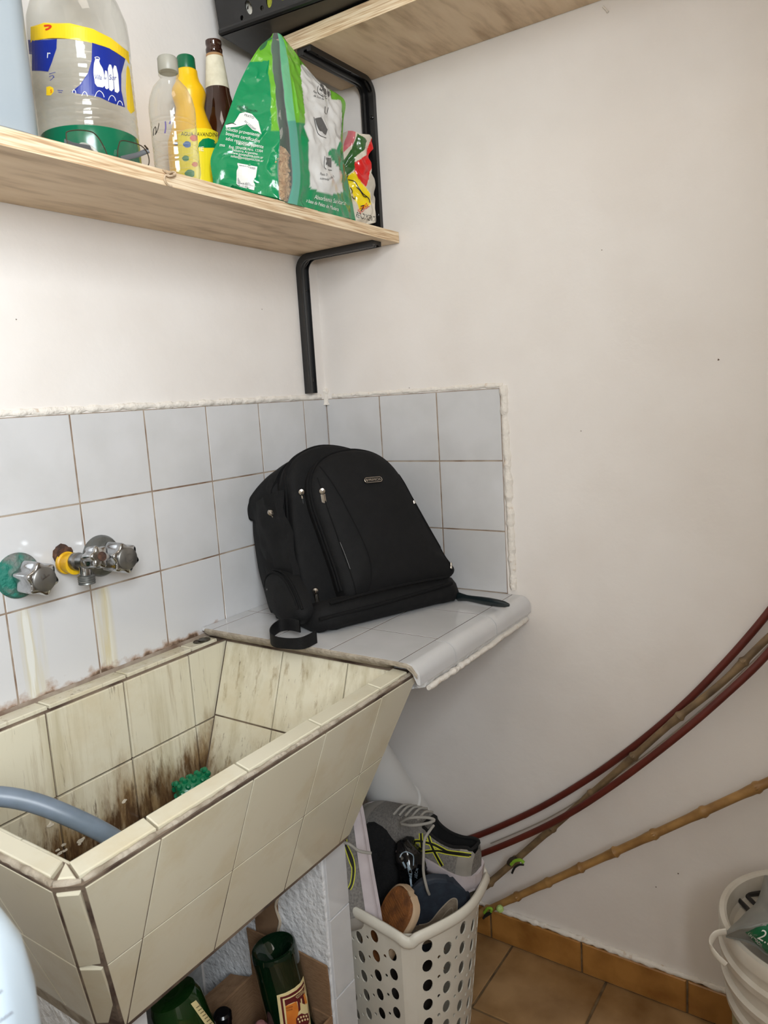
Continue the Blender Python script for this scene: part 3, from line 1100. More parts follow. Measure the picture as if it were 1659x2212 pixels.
M['clear'] = film_mat('clear_plastic', (244, 244, 241), .97, .04, .26)
M['green_print'] = mat('green_bottle_foot', (6, 104, 72), .16, spec=.7)
M['label'] = print_mat('printed_label', .22)
M['navy'] = mat('navy_print', (22, 44, 140), .3)
M['white_print'] = mat('white_print', (238, 238, 234), .35)
M['black_print'] = mat('black_print', (26, 24, 24), .4)
wbx, wby = -.668, -.113
wbt = thing('water_bottle', 'big clear water bottle with blue and yellow label and green foot', 'bottle', (wbx, wby, S1T))
RB = .0705
z0 = S1T + .0005
prof = [(.001, .006), (.055, .001), (.066, .004), (RB, .014), (RB, .05), (RB - .001, .0585)]
foot = MB().lathe(prof, (wbx, wby, z0), 56)
foot.build('foot', M['green_print'], wbt)
P = [(RB - .001, .0585)]
for k in range(9):
    h = .062 + k * .0125
    P += [(RB, h), (RB, h + .006), (RB - .0012, h + .009)]
P += [(RB, .178), (RB + .0005, .20), (RB - .001, .222), (RB - .010, .248), (RB - .028, .276), (.026, .300), (.022, .310), (.022, .325)]
MB().lathe(P, (wbx, wby, z0), 56, caps=False).build('body', M['clear'], wbt)
MB().lathe([(.024, .318), (.025, .320), (.025, .338), (.023, .340), (0, .340)], (wbx, wby, z0), 32).build('cap', M['navy'], wbt)
hd = [(wbx + .024 * cos(a), wby + .024 * sin(a), z0 + .312) for a in (0, pi)]
MB().tube(crom([hd[0], V(hd[0]) + V((.03, 0, .02)), V((wbx, wby, z0 + .385)), V(hd[1]) + V((-.03, 0, .02)), hd[1]], 8), .004, 10).build('handle', M['white_plastic'], wbt)
# label: a printed sleeve; the clear areas of the print are left out of the mesh
yel, blu = (lin((240, 200, 34)), lin((22, 40, 140)))
shapes = [
    ([(66, 58), (95, 49), (150, 50), (200, 62), (240, 82), (278, 112), (280, 140), (272, 128), (235, 104), (195, 92), (150, 84), (95, 84), (66, 92)], yel, 'label_band'),
    ([(199, 92), (236, 104), (271, 127), (262, 160), (262, 195), (270, 232), (240, 222), (215, 210), (190, 205), (172, 203), (153, 199), (172, 184), (190, 158), (198, 130)], blu, 'label_panel'),
    ([(60, 86), (123, 84), (122, 105), (112, 135), (104, 155), (60, 160)], blu, 'label_panel'),
    ([(276, 140), (280, 150), (291, 240), (283, 246), (275, 235), (272, 190), (273, 150)], yel, 'label_stripe')]
bt = BVHTree.FromPolygons([V((wbx + (RB + .0006) * cos(2 * pi * k / 96), wby + (RB + .0006) * sin(2 * pi * k / 96), z0 + h)) for h in (.0, .24) for k in range(96)], [(k, (k + 1) % 96, 96 + (k + 1) % 96, 96 + k) for k in range(96)])
M['yellow_print'] = mat('yellow_print', (242, 202, 36), .25)
for poly, c, nm in shapes:
    stick_poly(bt, poly, M['yellow_print'] if c is yel else M['navy'], wbt, nm, .0008)
for poly in ([(203, 137), (206, 127), (213, 127), (216, 138), (222, 148), (225, 160), (227, 185), (222, 189), (210, 187), (205, 180), (202, 158), (202, 150)],
             [(227, 152), (231, 154), (233, 165), (235, 190), (231, 193), (227, 190), (226, 165)],
             [(233, 148), (236, 139), (240, 140), (243, 150), (246, 192), (241, 197), (236, 194), (234, 165)],
             [(244, 150), (247, 141), (251, 143), (255, 160), (258, 196), (254, 201), (248, 198), (245, 165)]):
    stick_poly(bt, poly, M['white_print'], wbt, 'bottle_emblem', .0013, 4)
stick_line(bt, [(207, 127), (205, 124), (211, 123), (215, 126), (214, 131)], 1.4, M['white_print'], wbt, 'bottle_emblem', .0013)
stick_text(bt, 'Villa', 15, 204, 171, 5, M['navy'], wbt, lift=.0018, sx=.62)
stick_text(bt, 'del', 8, 224, 171, 5, M['navy'], wbt, lift=.0018, sx=.6)
stick_text(bt, 'Sur', 16, 235, 172, 5, M['navy'], wbt, lift=.0018, sx=.75)
stick_text(bt, 'r', 26, 100, 125, 4, M['white_print'], wbt, lift=.0015, sx=.8)
M['red_print'] = mat('red_print', (214, 62, 30), .3)
stick_line(bt, [(95, 56), (104, 55), (110, 57), (104, 62), (98, 64)], 4, M['red_print'], wbt, 'label_mark', .0015)
stick_poly(bt, [(108, 186), (115, 190), (116, 198), (110, 206), (100, 206), (100, 188)], M['yellow_print'], wbt, 'label_mark', .0012)
stick_text(bt, '5', 10, 108, 200, 0, M['red_print'], wbt, lift=.0018)
for q in ([(106, 160), (112, 158), (120, 156)], [(106, 166), (114, 163), (117, 168)], [(108, 174), (113, 170), (116, 165)], [(124, 195), (136, 196)], [(126, 199), (134, 200)]):
    stick_line(bt, q, 1.2, M['navy'], wbt, 'label_mark', .0012)
for u, v, r in ((160, 198, 4), (183, 204, 6), (215, 206, 10), (242, 214, 8), (259, 224, 6)):
    stick_line(bt, [(u - r, v + 3), (u - r * .6, v - r * .6), (u, v - r), (u + r * .7, v - r * .4), (u + r, v + 4)], 1.3, M['white_print'], wbt, 'label_mark', .0014)

# ------------------------------------------------------------------ reading glasses
M['frame_metal'] = mat('bronze_metal', (96, 84, 70), .3, metal=.8)
M['grey_temple'] = mat('grey_temple', (92, 94, 98), .45)
M['lens'] = film_mat('spectacle_lens', (248, 250, 250), .985, .02, .03)
GY = -.209
g = lambda u, v, d=0: onplane(u, v, 1, GY + d)
gt = thing('reading_glasses', 'thin metal reading glasses lying in front of the green bottle foot', 'glasses', g(232, 345))
for nm, L in (('left', [(143, 292), (147, 284), (170, 281), (198, 285), (212, 297), (223, 315), (231, 334), (226, 347), (200, 350), (165, 338), (148, 318)]),
              ('right', [(254, 330), (257, 312), (262, 304), (280, 306), (305, 315), (318, 330), (322, 352), (310, 366), (280, 364), (258, 352)])):
    P = crom([g(u, v) for u, v in L], 4, True)
    MB().tube(P, .0008, 8, close=True).build('rim', M['frame_metal'], gt)
    MB().add(P, [tuple(range(len(P)))]).build('lens', M['lens'], gt, ang=0)
MB().tube(crom([g(231, 334), g(238, 341, -.004), g(247, 339, -.004), g(255, 340)], 5), .0011, 8).build('bridge', M['frame_metal'], gt)
for P in ([(226, 318), (222, 316), (219, 322)], [(254, 330), (250, 326), (248, 334)]):
    MB().tube(crom([g(u, v, .004) for u, v in P], 4), .0018, 8).build('nose_pad', M['lens'], gt)
for a, b, cc, w_ in (((141, 307, 0), (160, 315, .01), (195, 321, .016), .0042), ((321, 325, 0), (296, 335, .01), (262, 343, .014), .0036)):
    MB().tube([g(*a), g(*b), g(*cc)], w_, 10, flat=.35, up=(0, 0, 1)).build('temple', M['grey_temple'], gt)
MB().tube([g(312, 314), g(320, 323)], .0012, 8).build('hinge', M['frame_metal'], gt)
P = crom([g(168, 322, .012), g(175, 312, .02), g(190, 314, .03), g(205, 325, .03), g(212, 335, .02)], 5)
tag(MB().tube(P, .0022, 8).build('elastic_band', M['white_plastic']), 'pale loop behind the left lens of the reading glasses', 'loop')

# ------------------------------------------------------------------ small clear bottle
px_, py_ = -.577, -.196
pb = thing('small_bottle', 'small empty clear bottle with a milky cap by the shelf edge', 'bottle', (px_, py_, S1T))
z0 = S1T + .0005
R = .0345
P = [(.002, .006), (.026, .001), (.0325, .005), (R, .013)]
for h in (.024, .030, .044, .050, .066, .080, .086):
    P += [(R, h - .002), (R - .0019, h), (R, h + .002)]
P += [(R + .0004, .100), (R, .108), (R - .003, .122), (R - .009, .136), (.0175, .145), (.0138, .149), (.0132, .154), (.0155, .155), (.0155, .158), (.0128, .159), (.0128, .165)]
MB().lathe(P, (px_, py_, z0), 48, caps=False).build('body', M['clear'], pb)
M['milky'] = mat('milky_cap', (186, 184, 172), .4, trans=.3)
MB().lathe([(.0146, .159), (.0152, .160), (.0148, .178), (.0132, .1805), (0, .181)], (px_, py_, z0), 36, lobes=lambda a, h: 1 + .01 * cos(40 * a)).build('cap', M['milky'], pb)
bt = BVHTree.FromPolygons([V((px_ + (R + .0004) * cos(2 * pi * k / 64), py_ + (R + .0004) * sin(2 * pi * k / 64), z0 + h)) for h in (.0, .13) for k in range(64)], [(k, (k + 1) % 64, 64 + (k + 1) % 64, 64 + k) for k in range(64)])
stick_line(bt, [(331, 293), (332, 280), (336, 274), (337, 285), (335, 291), (340, 282), (343, 270), (343, 266)], 1.6, M['black_print'], pb, 'pen_mark', .0006)
for q in ([(357, 262), (358, 275), (356, 288)], [(368, 262), (366, 268)]):
    stick_line(bt, q, 3, mat('violet_ink', (96, 84, 140), .5), pb, 'pen_mark', .0006)

# ------------------------------------------------------------------ yellow bleach bottle
yx, yy_ = -.4185, -.0700
yb_ = thing('bleach_bottle', 'yellow bleach bottle with green cap behind the small clear bottle', 'bottle', (yx, yy_, S1T))
M['yellow_bottle'] = mat('yellow_bottle', (248, 196, 20), .28, rgb2=(244, 188, 14), nscale=8, sheen=0)
M['yellow_tint'] = mat('yellow_band', (216, 184, 30), .3)
z0 = S1T + .0005
MB().lathe([*[(r * 1.05, h * 1.055) for r, h in ((.001, .005), (.036, .001), (.0425, .006), (.0435, .02), (.0435, .095), (.0425, .115), (.037, .130), (.0290, .150), (.0245, .165), (.0235, .172), (.0262, .183), (.0285, .192), (.0268, .201), (.0205, .211), (.0180, .220), (.0175, .229), (.0150, .231))]], (yx, yy_, z0), 48).build('body', M['yellow_bottle'], yb_)
MB().lathe([(.016, .2427), (.0163, .2437), (.0158, .2627), (.0142, .2655), (0, .266)], (yx, yy_, z0), 40, lobes=lambda a, h: 1 + .008 * cos(36 * a)).build('cap', mat('green_cap', (0, 98, 62), .35), yb_)
bt = BVHTree.FromPolygons([V((yx + .0462 * cos(2 * pi * k / 64), yy_ + .0462 * sin(2 * pi * k / 64), z0 + h)) for h in (.0, .14) for k in range(64)], [(k, (k + 1) % 64, 64 + (k + 1) % 64, 64 + k) for k in range(64)])
M['lemon'] = mat('lemon_print', (246, 224, 40), .3)
M['green_deep'] = mat('green_print', (0, 128, 76), .3)
stick_poly(bt, [(384, 290), (400, 280), (420, 277), (445, 277), (480, 284), (480, 420), (384, 420)], M['lemon'], yb_, 'label', .0004)
stick_text(bt, 'AGUA LAVANDINA 60', 12, 391, 293, 1.5, M['black_print'], yb_, lift=.0009, sx=.80)
stick_poly(bt, [(428, 318), (430, 308), (438, 300), (450, 298), (462, 302), (470, 312), (472, 322)], M['green_deep'], yb_, 'label_mark', .0009)
stick_text(bt, 'IE', 14, 430, 326, 2, M['white_print'], yb_, lift=.0013)
for (u, v, r, c) in ((404, 312, 8, (60, 110, 180)), (419, 298, 8, (224, 90, 50)), (401, 342, 7, (70, 140, 80)), (421, 355, 6, (220, 110, 60)), (380, 310, 4, (80, 110, 160)), (410, 375, 10, (50, 130, 80))):
    stick_poly(bt, [(u + r * cos(k * pi / 5) * (1 + .2 * (k % 2)), v + r * .9 * sin(k * pi / 5)) for k in range(10)], mat('label_ink', c, .4), yb_, 'label_mark', .0009, 4)

# ------------------------------------------------------------------ brown beer bottle
bx_, by_ = -.330, -.0545
bb = thing('beer_bottle', 'brown glass bottle with a pale neck label behind the yellow bottle', 'bottle', (bx_, by_, S1T))
M['brown_glass'] = mat('brown_glass', (44, 20, 10), .06, spec=.8, rgb2=(64, 30, 14), nscale=14)
z0 = S1T + .0005
MB().lathe([(.001, .006), (.034, .001), (.0385, .006), (.0395, .02), (.0395, .150), (.037, .175), (.030, .205), (.0235, .230), (.0195, .262), (.0155, .297), (.0140, .302), (.0152, .304), (.0155, .309), (.0140, .312), (.0140, .3165), (.0148, .318), (.0146, .324), (.0105, .325), (.0100, .30)], (bx_, by_, z0), 44, caps=False).build('body', M['brown_glass'], bb)
MB().lathe([(.0225, .240), (.0199, .2625), (.0163, .294), (.0160, .2955)], (bx_, by_, z0), 44, caps=False).build('neck_label', mat('old_paper', (226, 220, 196), .6, rgb2=(206, 198, 172), nscale=40), bb)
MB().lathe([(.0160, .2945), (.0156, .300)], (bx_, by_, z0), 44, caps=False).build('label_edge', mat('tan_paper', (164, 126, 84), .6), bb)

# ------------------------------------------------------------------ bag of wood-pellet litter
BAG = [[[-0.447, -0.125, 1.663], [-0.418, -0.175, 1.641], [-0.38, -0.228, 1.622], [-0.367, -0.236, 1.617], [-0.344, -0.236, 1.617], [-0.274, -0.232, 1.618], [-0.196, -0.222, 1.621], [-0.114, -0.2, 1.634]],
       [[-0.447, -0.125, 1.695], [-0.409, -0.18, 1.684], [-0.379, -0.23, 1.664], [-0.352, -0.238, 1.658], [-0.331, -0.238, 1.662], [-0.259, -0.234, 1.673], [-0.197, -0.22, 1.681], [-0.12, -0.195, 1.691]],
       [[-0.427, -0.13, 1.733], [-0.389, -0.18, 1.732], [-0.364, -0.226, 1.722], [-0.347, -0.234, 1.721], [-0.325, -0.234, 1.726], [-0.254, -0.228, 1.742], [-0.175, -0.215, 1.756], [-0.135, -0.195, 1.755]],
       [[-0.401, -0.135, 1.784], [-0.372, -0.175, 1.781], [-0.354, -0.218, 1.775], [-0.341, -0.226, 1.775], [-0.32, -0.226, 1.78], [-0.265, -0.222, 1.792], [-0.196, -0.212, 1.804], [-0.129, -0.195, 1.817]],
       [[-0.38, -0.14, 1.826], [-0.36, -0.172, 1.825], [-0.343, -0.206, 1.819], [-0.33, -0.214, 1.82], [-0.308, -0.214, 1.825], [-0.267, -0.212, 1.833], [-0.2, -0.206, 1.849], [-0.119, -0.195, 1.862]],
       [[-0.356, -0.15, 1.869], [-0.341, -0.17, 1.87], [-0.33, -0.195, 1.866], [-0.317, -0.202, 1.867], [-0.295, -0.202, 1.872], [-0.267, -0.2, 1.876], [-0.233, -0.197, 1.878], [-0.184, -0.19, 1.875]],
       [[-0.337, -0.16, 1.898], [-0.325, -0.17, 1.903], [-0.317, -0.185, 1.902], [-0.302, -0.19, 1.905], [-0.286, -0.19, 1.908], [-0.268, -0.188, 1.909], [-0.251, -0.186, 1.906], [-0.226, -0.182, 1.901]],
       [[-0.312, -0.165, 1.92], [-0.306, -0.17, 1.926], [-0.301, -0.177, 1.931], [-0.293, -0.18, 1.933], [-0.283, -0.18, 1.933], [-0.273, -0.178, 1.932], [-0.263, -0.176, 1.929], [-0.252, -0.174, 1.926]]]
for r in BAG:
    r[0][1] -= .014
    r[1][1] -= .008
lb = thing('litter_bag', 'half empty green and white bag of wood pellets with a clear side window', 'bag', (-.28, -.18, S1T))
NS = 18
cols_ = [crom(r, NS) for r in BAG]                                   # across
nu = len(cols_[0])
grid_ = list(zip(*[crom([c[i] for c in cols_], NS) for i in range(nu)]))   # up
nv = len(grid_)
fold = lambda p: max(0, 1 - abs(p.x + .245 + (p.z - 1.7) * .35) / .012)
rowsB = []
for j, r in enumerate(grid_):
    out = []
    for i, p in enumerate(r):
        e = min(1, min(i, nu - 1 - i) / 11, (nv - 1 - j) / 9)
        seal = 1 if not (2.0 <= i / NS <= 4.2) else .25
        d = (abs(noise.noise(p * 17)) * .014 - .004 + (.35 - abs(noise.noise(p * 34 + V((3, 1, 2))))) * .007 + noise.noise(p * 80) * .0012) * seal
        q = p + V((-.25, -.9, 0)) * d * max(e, .15)
        q.z = max(q.z, S1T + .0008 if q.y > -.233 else 1.614)
        out.append(q)
    rowsB.append(out)
pale = [(655, 138), (690, 175), (712, 188), (716, 212), (738, 218), (736, 300), (728, 322), (712, 322), (708, 332), (738, 372), (742, 415), (716, 420), (672, 408), (668, 330), (655, 230), (652, 180), (650, 140)]
cg, cl, cw, ct, ct2, cy = (lin(c) for c in ((0, 138, 84), (108, 178, 50), (222, 222, 220), (118, 198, 152), (92, 168, 150), (0, 138, 84)))
cs, kinds = [], []
for j in range(nv):
    for i in range(nu):
        s, p = i / NS, grid_[j][i]
        u, v = pix(p)
        if s < 2:
            c = cl if (v < 130 + (i / NS - 2) * -2 or (s > 1.62 and v < 283)) else cg
        elif s <= 3.05:
            c = lin((120, 130, 128))
        elif s <= 4.0:
            c = ct if v < 260 else ct2
        else:
            c = cl if v < 265 else cg
            if inpoly((u, v), pale): c = cw
            if u > 737 and v < 330: c = cl
        cs.append(c)
fs = {'sheet': [], 'window': []}
for j in range(nv - 1):
    for i in range(nu - 1):
        k = 'window' if 2 * NS <= i < 3 * NS - 1 else 'sheet'
        fs[k].append((j * nu + i, j * nu + i + 1, (j + 1) * nu + i + 1, (j + 1) * nu + i))
M['bag_print'] = print_mat('printed_film', .16, .6, .0012, 55)
M['window_film'] = film_mat('window_film', (232, 236, 234), .93, .08, .3)
flat = [p for r in rowsB for p in r]
bag = MB().add(flat, fs['sheet'], 0, cs)
# back sheet
bp_ = [[V((rowsB[j][0].x + (rowsB[j][-1].x - rowsB[j][0].x) * k / 10, rowsB[j][0].y + (rowsB[j][-1].y - rowsB[j][0].y) * k / 10 + .012 * sin(pi * k / 10) * (1 - j / nv), rowsB[j][0].z + (rowsB[j][-1].z - rowsB[j][0].z) * k / 10 + 0)) for k in range(11)] for j in range(nv)]
for r in bp_:
    for p in r: p.z = max(p.z, S1T + .001)
bag.grid(bp_, cs=[lin((60, 120, 80))] * (11 * nv), flip=True)
front = bag.build('printed_sheet', M['bag_print'], lb, ang=60)
MB().add(flat, fs['window']).build('clear_window', M['window_film'], lb, ang=60)
# close underneath
und = [[rowsB[0][i], V((bp_[0][min(10, int(i * 10 / (nu - 1)))].x, bp_[0][min(10, int(i * 10 / (nu - 1)))].y, S1T + .0012))] for i in range(0, nu)]
MB().grid(und).build('bottom_fold', mat('green_film', (0, 128, 78), .2), lb)
M['pellet'] = mat('wood_pellet', (232, 190, 146), .7, rgb2=(196, 148, 104), nscale=70)
pe = MB()
random.seed(3)
for k in range(560):
    j = random.random() * 2.35 * NS
    i = random.uniform(2.06, 2.86) * NS
    p = flat[int(j) * nu + int(i)] + V((.35, .9, 0)) * random.uniform(.0085, .018)
    p += V((random.uniform(-.003, .003), 0, random.uniform(-.003, .003)))
    if p.z < S1T + .006 or pix(p)[1] < 318 + random.random() * 20: continue
    a = V((random.uniform(-1, 1), random.uniform(-.25, .25), random.uniform(-1, 1))).normalized()
    L = random.uniform(.005, .0085)
    pe.lathe([(.0026, -L), (.0032, -L * .9), (.0032, L * .9), (.0026, L)], p, 7, a)
tag(pe.build('wood_pellets', M['pellet'], lb), kind='stuff')
random.seed(11)
# inner back of the bag showing through above the pellets
bt = bvh(front)
W_, K_ = M['white_print'], M['black_print']
M['pale_print'] = mat('pale_print', (226, 226, 224), .16, spec=.6, bump=.0012, bscale=55)
for s, px2, u, v, a, sx in [('oducto proveniente', 11, 487, 281, 11, .85), ('bosques certificados', 11, 487, 291, 13, .84), ('ados responsablemente', 11, 487, 302, 13, .80), ('Fabricado por', 8, 510, 312, 8, .95), ('Reg. SENASA Nro. 12304', 8, 494, 319, 8, .88), ('Industria Argentina.', 8, 501, 326, 9, .9),
                           ('www.poopypets.com.ar', 8, 498, 332, 9, .92), ('sultas@poopypets.com.ar', 8, 498, 339, 9, .85), ('ma', 10, 474, 316, 3, 1)]:
    stick_text(bt, s, px2, u, v, a, W_, lb, lift=.0008, sx=sx)
stick_poly(bt, [(513, 352), (556, 360), (549, 411), (508, 402)], W_, lb, 'barcode_panel', .0008)
q0, q1, q2, q3 = V((517, 356)), V((552, 362)), V((547, 403)), V((513, 397))
x = 0
while x < .96:
    wd = random.choice((.012, .012, .022, .034))
    a, b = q0.lerp(q1, x), q0.lerp(q1, min(1, x + wd))
    c, d = q3.lerp(q2, min(1, x + wd)), q3.lerp(q2, x)
    stick(bt, [tuple(a), tuple(b), tuple(c), tuple(d)], [(0, 1, 2, 3)], 'barcode_bar', K_, lb, .0013)
    x += wd + random.choice((.012, .018, .026))
stick_text(bt, '7 682569 822107', 5, 510, 401, 11, K_, lb, lift=.0013, sx=.9)
stick_poly(bt, [(518, 245), (530, 242), (544, 246), (558, 262), (565, 290), (545, 280), (533, 268), (520, 272), (510, 274), (488, 276), (487, 270), (505, 266), (512, 255)], W_, lb, 'badge', .0008)
stick_text(bt, 'MIXTO', 7, 527, 250, 18, K_, lb, lift=.0013)
stick_text(bt, 'FSC C022647', 6, 527, 263, 38, K_, lb, lift=.0013, sx=.9)
stick_line(bt, [(490, 269), (500, 266), (510, 269)], 1.4, K_, lb, 'badge_mark', .0013)
for k, dy in enumerate((0, 5, 10)):
    stick_text(bt, ('CALIDAD', 'TADO CON CPH', '0011 0014 1')[k], 6, 512 + k * 3, 231 + dy, 9, K_, lb, lift=.0008, sx=.9)
stick_text(bt, 'UM', 10, 545, 124, -62, K_, lb, lift=.0008)
stick_text(bt, 'Absorbente Sanitario', 13, 679, 429, 12, W_, lb, lift=.0008, sx=.62)
stick_text(bt, 'a base de Pelets de Madera.', 11, 661, 436, 16, W_, lb, lift=.0008, sx=.60)
stick_text(bt, 'Paso 1: Colocar', 7, 676, 199, 22, K_, lb, lift=.0008, sx=.7)
stick_text(bt, 'de 3cm de', 7, 677, 208, 20, K_, lb, lift=.0008, sx=.8)
stick_text(bt, 'Paso 3:', 8, 691, 378, 8, K_, lb, lift=.0008, sx=.75)
stick_text(bt, 'sustraida', 7, 691, 387, 8, K_, lb, lift=.0008, sx=.8)
stick_text(bt, 'cidad', 7, 712, 388, -28, K_, lb, lift=.0008, sx=.8)
M['grey_print'] = mat('grey_print', (96, 96, 96), .5)
for poly in ([(692, 180), (714, 190), (716, 204), (710, 210), (690, 194)], [(680, 256), (694, 252), (708, 280), (704, 292), (690, 282)], [(704, 340), (716, 342), (716, 362), (704, 356)]):
    stick_poly(bt, poly, M['grey_print'], lb, 'tray_drawing', .0008, 4)
    stick_line(bt, [(poly[0][0] - 2, poly[0][1] - 3), (poly[-1][0] - 3, poly[-1][1] + 6), (poly[-2][0] + 1, poly[-2][1] + 6)], 1.1, K_, lb, 'tray_drawing', .0010)
stick_line(bt, [(703, 230), (702, 242), (706, 246), (709, 232)], 1.2, K_, lb, 'scoop_drawing', .0010)

# ------------------------------------------------------------------ crumpled second bag
PTS = [[(744, 470), (770, 480), (795, 484), (812, 480)], [(742, 430), (768, 440), (792, 445), (809, 440)], [(738, 395), (762, 402), (784, 405), (804, 400)], [(736, 362), (758, 365), (778, 366), (800, 365)], [(737, 335), (758, 334), (780, 332), (795, 338)], [(742, 308), (760, 306), (786, 308), (806, 316)], [(743, 286), (760, 287), (782, 291), (803, 296)]]
YS = [*[[-.160 - .01 * (k < 2), -.178, -.192, -.196] for k in range(7)]]
G0 = []
for r, yr in zip(PTS, YS):
    row = []
    for (u, v), y in zip(r, yr):
        p = onplane(u, v, 1, y)
        row.append(p)
    G0.append(row)
cc_ = [crom(r, 22) for r in G0]
nu2 = len(cc_[0])
g2 = list(zip(*[crom([c[i] for c in cc_], 16) for i in range(nu2)]))
rows2, cs2 = [], []
red, grn, yel2, cr, pk = (lin(c) for c in ((212, 34, 34), (52, 96, 48), (242, 214, 30), (214, 206, 190), (206, 110, 116)))
zone = [([(736, 360), (742, 345), (760, 318), (768, 290), (790, 305), (785, 325), (765, 340), (768, 362), (742, 384)], grn), ([(735, 280), (762, 288), (760, 312), (740, 330)], pk), ([(744, 384), (760, 372), (790, 408), (802, 440), (790, 448), (776, 456)], yel2),
        ([(776, 345), (790, 335), (800, 300), (812, 300), (808, 330), (796, 380), (788, 404), (770, 385), (760, 372), (766, 350)], red), ([(788, 404), (800, 372), (815, 380), (815, 430), (806, 440)], lin((186, 178, 164)))]
for j, r in enumerate(g2):
    row = []
    for p in r:
        u, v = pix(p)
        c = cr
        for poly, cc in zone:
            if inpoly((u, v), poly): c = cc
        cs2.append(c)
        d = abs(noise.noise(p * 30)) * .016 + noise.noise(p * 70) * .004
        row.append(p + V((-.2, -1, 0)) * d)
    rows2.append(row)
for r in rows2:
    for p in r:
        p.z = max(p.z, S1T + .001)
        p.x = min(p.x, -.034)
rb = thing('snack_bag', 'crumpled red, yellow and green plastic bag behind the litter bag', 'bag', (-.09, -.15, S1T))
mb = MB().grid(rows2, cs=cs2)
back = [[V((min(p.x + .006, -.03), p.y + .024, p.z)) for p in r] for r in rows2]
mb.grid(back, cs=[cr] * (nu2 * len(rows2)), flip=True)
for e in (0, -1):
    mb.grid([[rows2[j][e], back[j][e]] for j in range(len(rows2))], cs=[cr] * (2 * len(rows2)))
mb.grid([rows2[0], back[0]], cs=[cr] * (2 * nu2)); mb.grid([rows2[-1], back[-1]], cs=[cr] * (2 * nu2))
o = mb.build('sheet', M['bag_print'], rb, ang=60)
bt = bvh(o)
stick_text(bt, 'RENDIMIENTO', 17, 768, 469, 14, K_, rb, lift=.0012, sx=.42)
stick_text(bt, 'SORBE', 15, 778, 462, -38, M['red_print'], rb, lift=.0012, sx=.6)
for q in ([(752, 388), (766, 392), (774, 404), (784, 418), (796, 428), (799, 438)], [(770, 404), (778, 412), (786, 424), (792, 426)], [(757, 405), (761, 412), (760, 418)], [(760, 424), (766, 430), (768, 424)], [(779, 446), (786, 444), (780, 456)], [(748, 388), (752, 378)]):
    stick_line(bt, q, 1.8, K_, rb, 'line_drawing', .0012)
# ------------------------------------------------------------------ backpack (local frame: x across, y into the corner, z up the leaning bag)
M['cloth'] = mat('black_nylon', (10, 10, 11), .75, spec=.28, rgb2=(14, 14, 15), nscale=60, bump=.0006, bscale=700)
M['cloth2'] = mat('black_webbing', (8, 8, 9), .7, spec=.3, bump=.0008, bscale=500)
M['piping'] = mat('black_piping', (12, 12, 13), .8, spec=.2)
M['zip_metal'] = mat('zip_metal', (196, 188, 178), .22, metal=1)
LEAN = radians(18)
ex, eyy = V((.9213, -.3889, 0)), V((.3889, .9213, 0))
up_ = V((0, 0, cos(LEAN))) + eyy * sin(LEAN)
dp_ = eyy * cos(LEAN) - V((0, 0, sin(LEAN)))
BP0 = V((-.398, -.259, LZ + .001))
mx = Matrix((ex, dp_, up_)).transposed().to_4x4()
mx.translation = BP0
bk = thing('backpack', 'black fabric backpack with three zipped compartments slumped in the corner on the white tiles', 'backpack', matrix=mx)
TL = math.tan(LEAN)
mxi = mx.inverted()


def fl_(p):      # keep every point above the ledge
    zmin = p.y * TL + .0012
    if p.z < zmin: p.z = zmin
    w_ = mx @ p
    if w_.y > -.004: p = mxi @ V((w_.x, -.004, w_.z))
    w_ = mx @ p
    if w_.x > -.004: p = mxi @ V((-.004, w_.y, w_.z))
    return p


def puffy(outline, yb, yf, bulge, seed=0, wr=.003, n=6, edge=.012, wsc=14):
    """padded slab from an outline of (x, z) points; yb back, yf front (smaller y is nearer the room)"""
    O = [V((p.x, 0, p.y)) for p in crom([V((a, b, 0)) for a, b in outline], n, True)]
    c = sum(O, V()) / len(O)
    rows_ = []
    prof = [(.965, yb), (1.0, yb + (yf - yb) * .06), (1.012, yb + (yf - yb) * .4), (1.008, yf + edge * .9), (.992, yf + edge * .35), (.965, yf), (.90, yf - bulge * .25), (.78, yf - bulge * .55), (.6, yf - bulge * .82), (.4, yf - bulge * .95), (.2, yf - bulge), (.02, yf - bulge)]
    for s, y in prof:
        r = []
        for p in O:
            q = c + (p - c) * s
            q.y = y
            d = wob(q + V((seed * 3.7, 0, 0)), wsc, wr)
            r.append(fl_(q + V((d.x * .6, d.y, d.z * .6))))
        rows_.append(r)
    mb = MB().grid(rows_, closeu=True)
    mb.cap(rows_[0]); mb.cap(rows_[-1])
    return mb, O, c


def edge_line(O, c, s, y, a, b):
    k = len(O)
    out = []
    for i in range(int(a * k), int(b * k)):
        p = c + (O[i % k] - c) * s
        p.y = y
        out.append(fl_(p))
    return out


# outlines run from bottom left up over the top and back along the bottom
o_main = [(-.002, .055), (-.006, .13), (-.004, .20), (.002, .26), (.020, .322), (.060, .350), (.12, .362), (.19, .352), (.25, .318), (.29, .24), (.315, .15), (.33, .06), (.25, .045), (.15, .045), (.06, .045)]
o_mid = [(.020, .045), (.012, .12), (.016, .20), (.028, .28), (.040, .325), (.070, .358), (.125, .374), (.19, .362), (.245, .328), (.285, .25), (.315, .16), (.335, .055), (.25, .035), (.15, .032), (.07, .035)]
o_frt = [(.080, .058), (.072, .12), (.063, .19), (.056, .25), (.062, .295), (.085, .328), (.125, .345), (.175, .347), (.222, .332), (.256, .298), (.282, .238), (.308, .165), (.332, .098), (.343, .060), (.27, .044), (.16, .043), (.11, .047)]
mb, _, _ = puffy(o_main, .205, .115, .01, 1, .008, wsc=11)
mb.build('main_compartment', M['cloth'], bk, ang=70)
mb, Om, cm_ = puffy(o_mid, .125, .050, .008, 2, .0035)
mb.build('middle_compartment', M['cloth'], bk, ang=70)
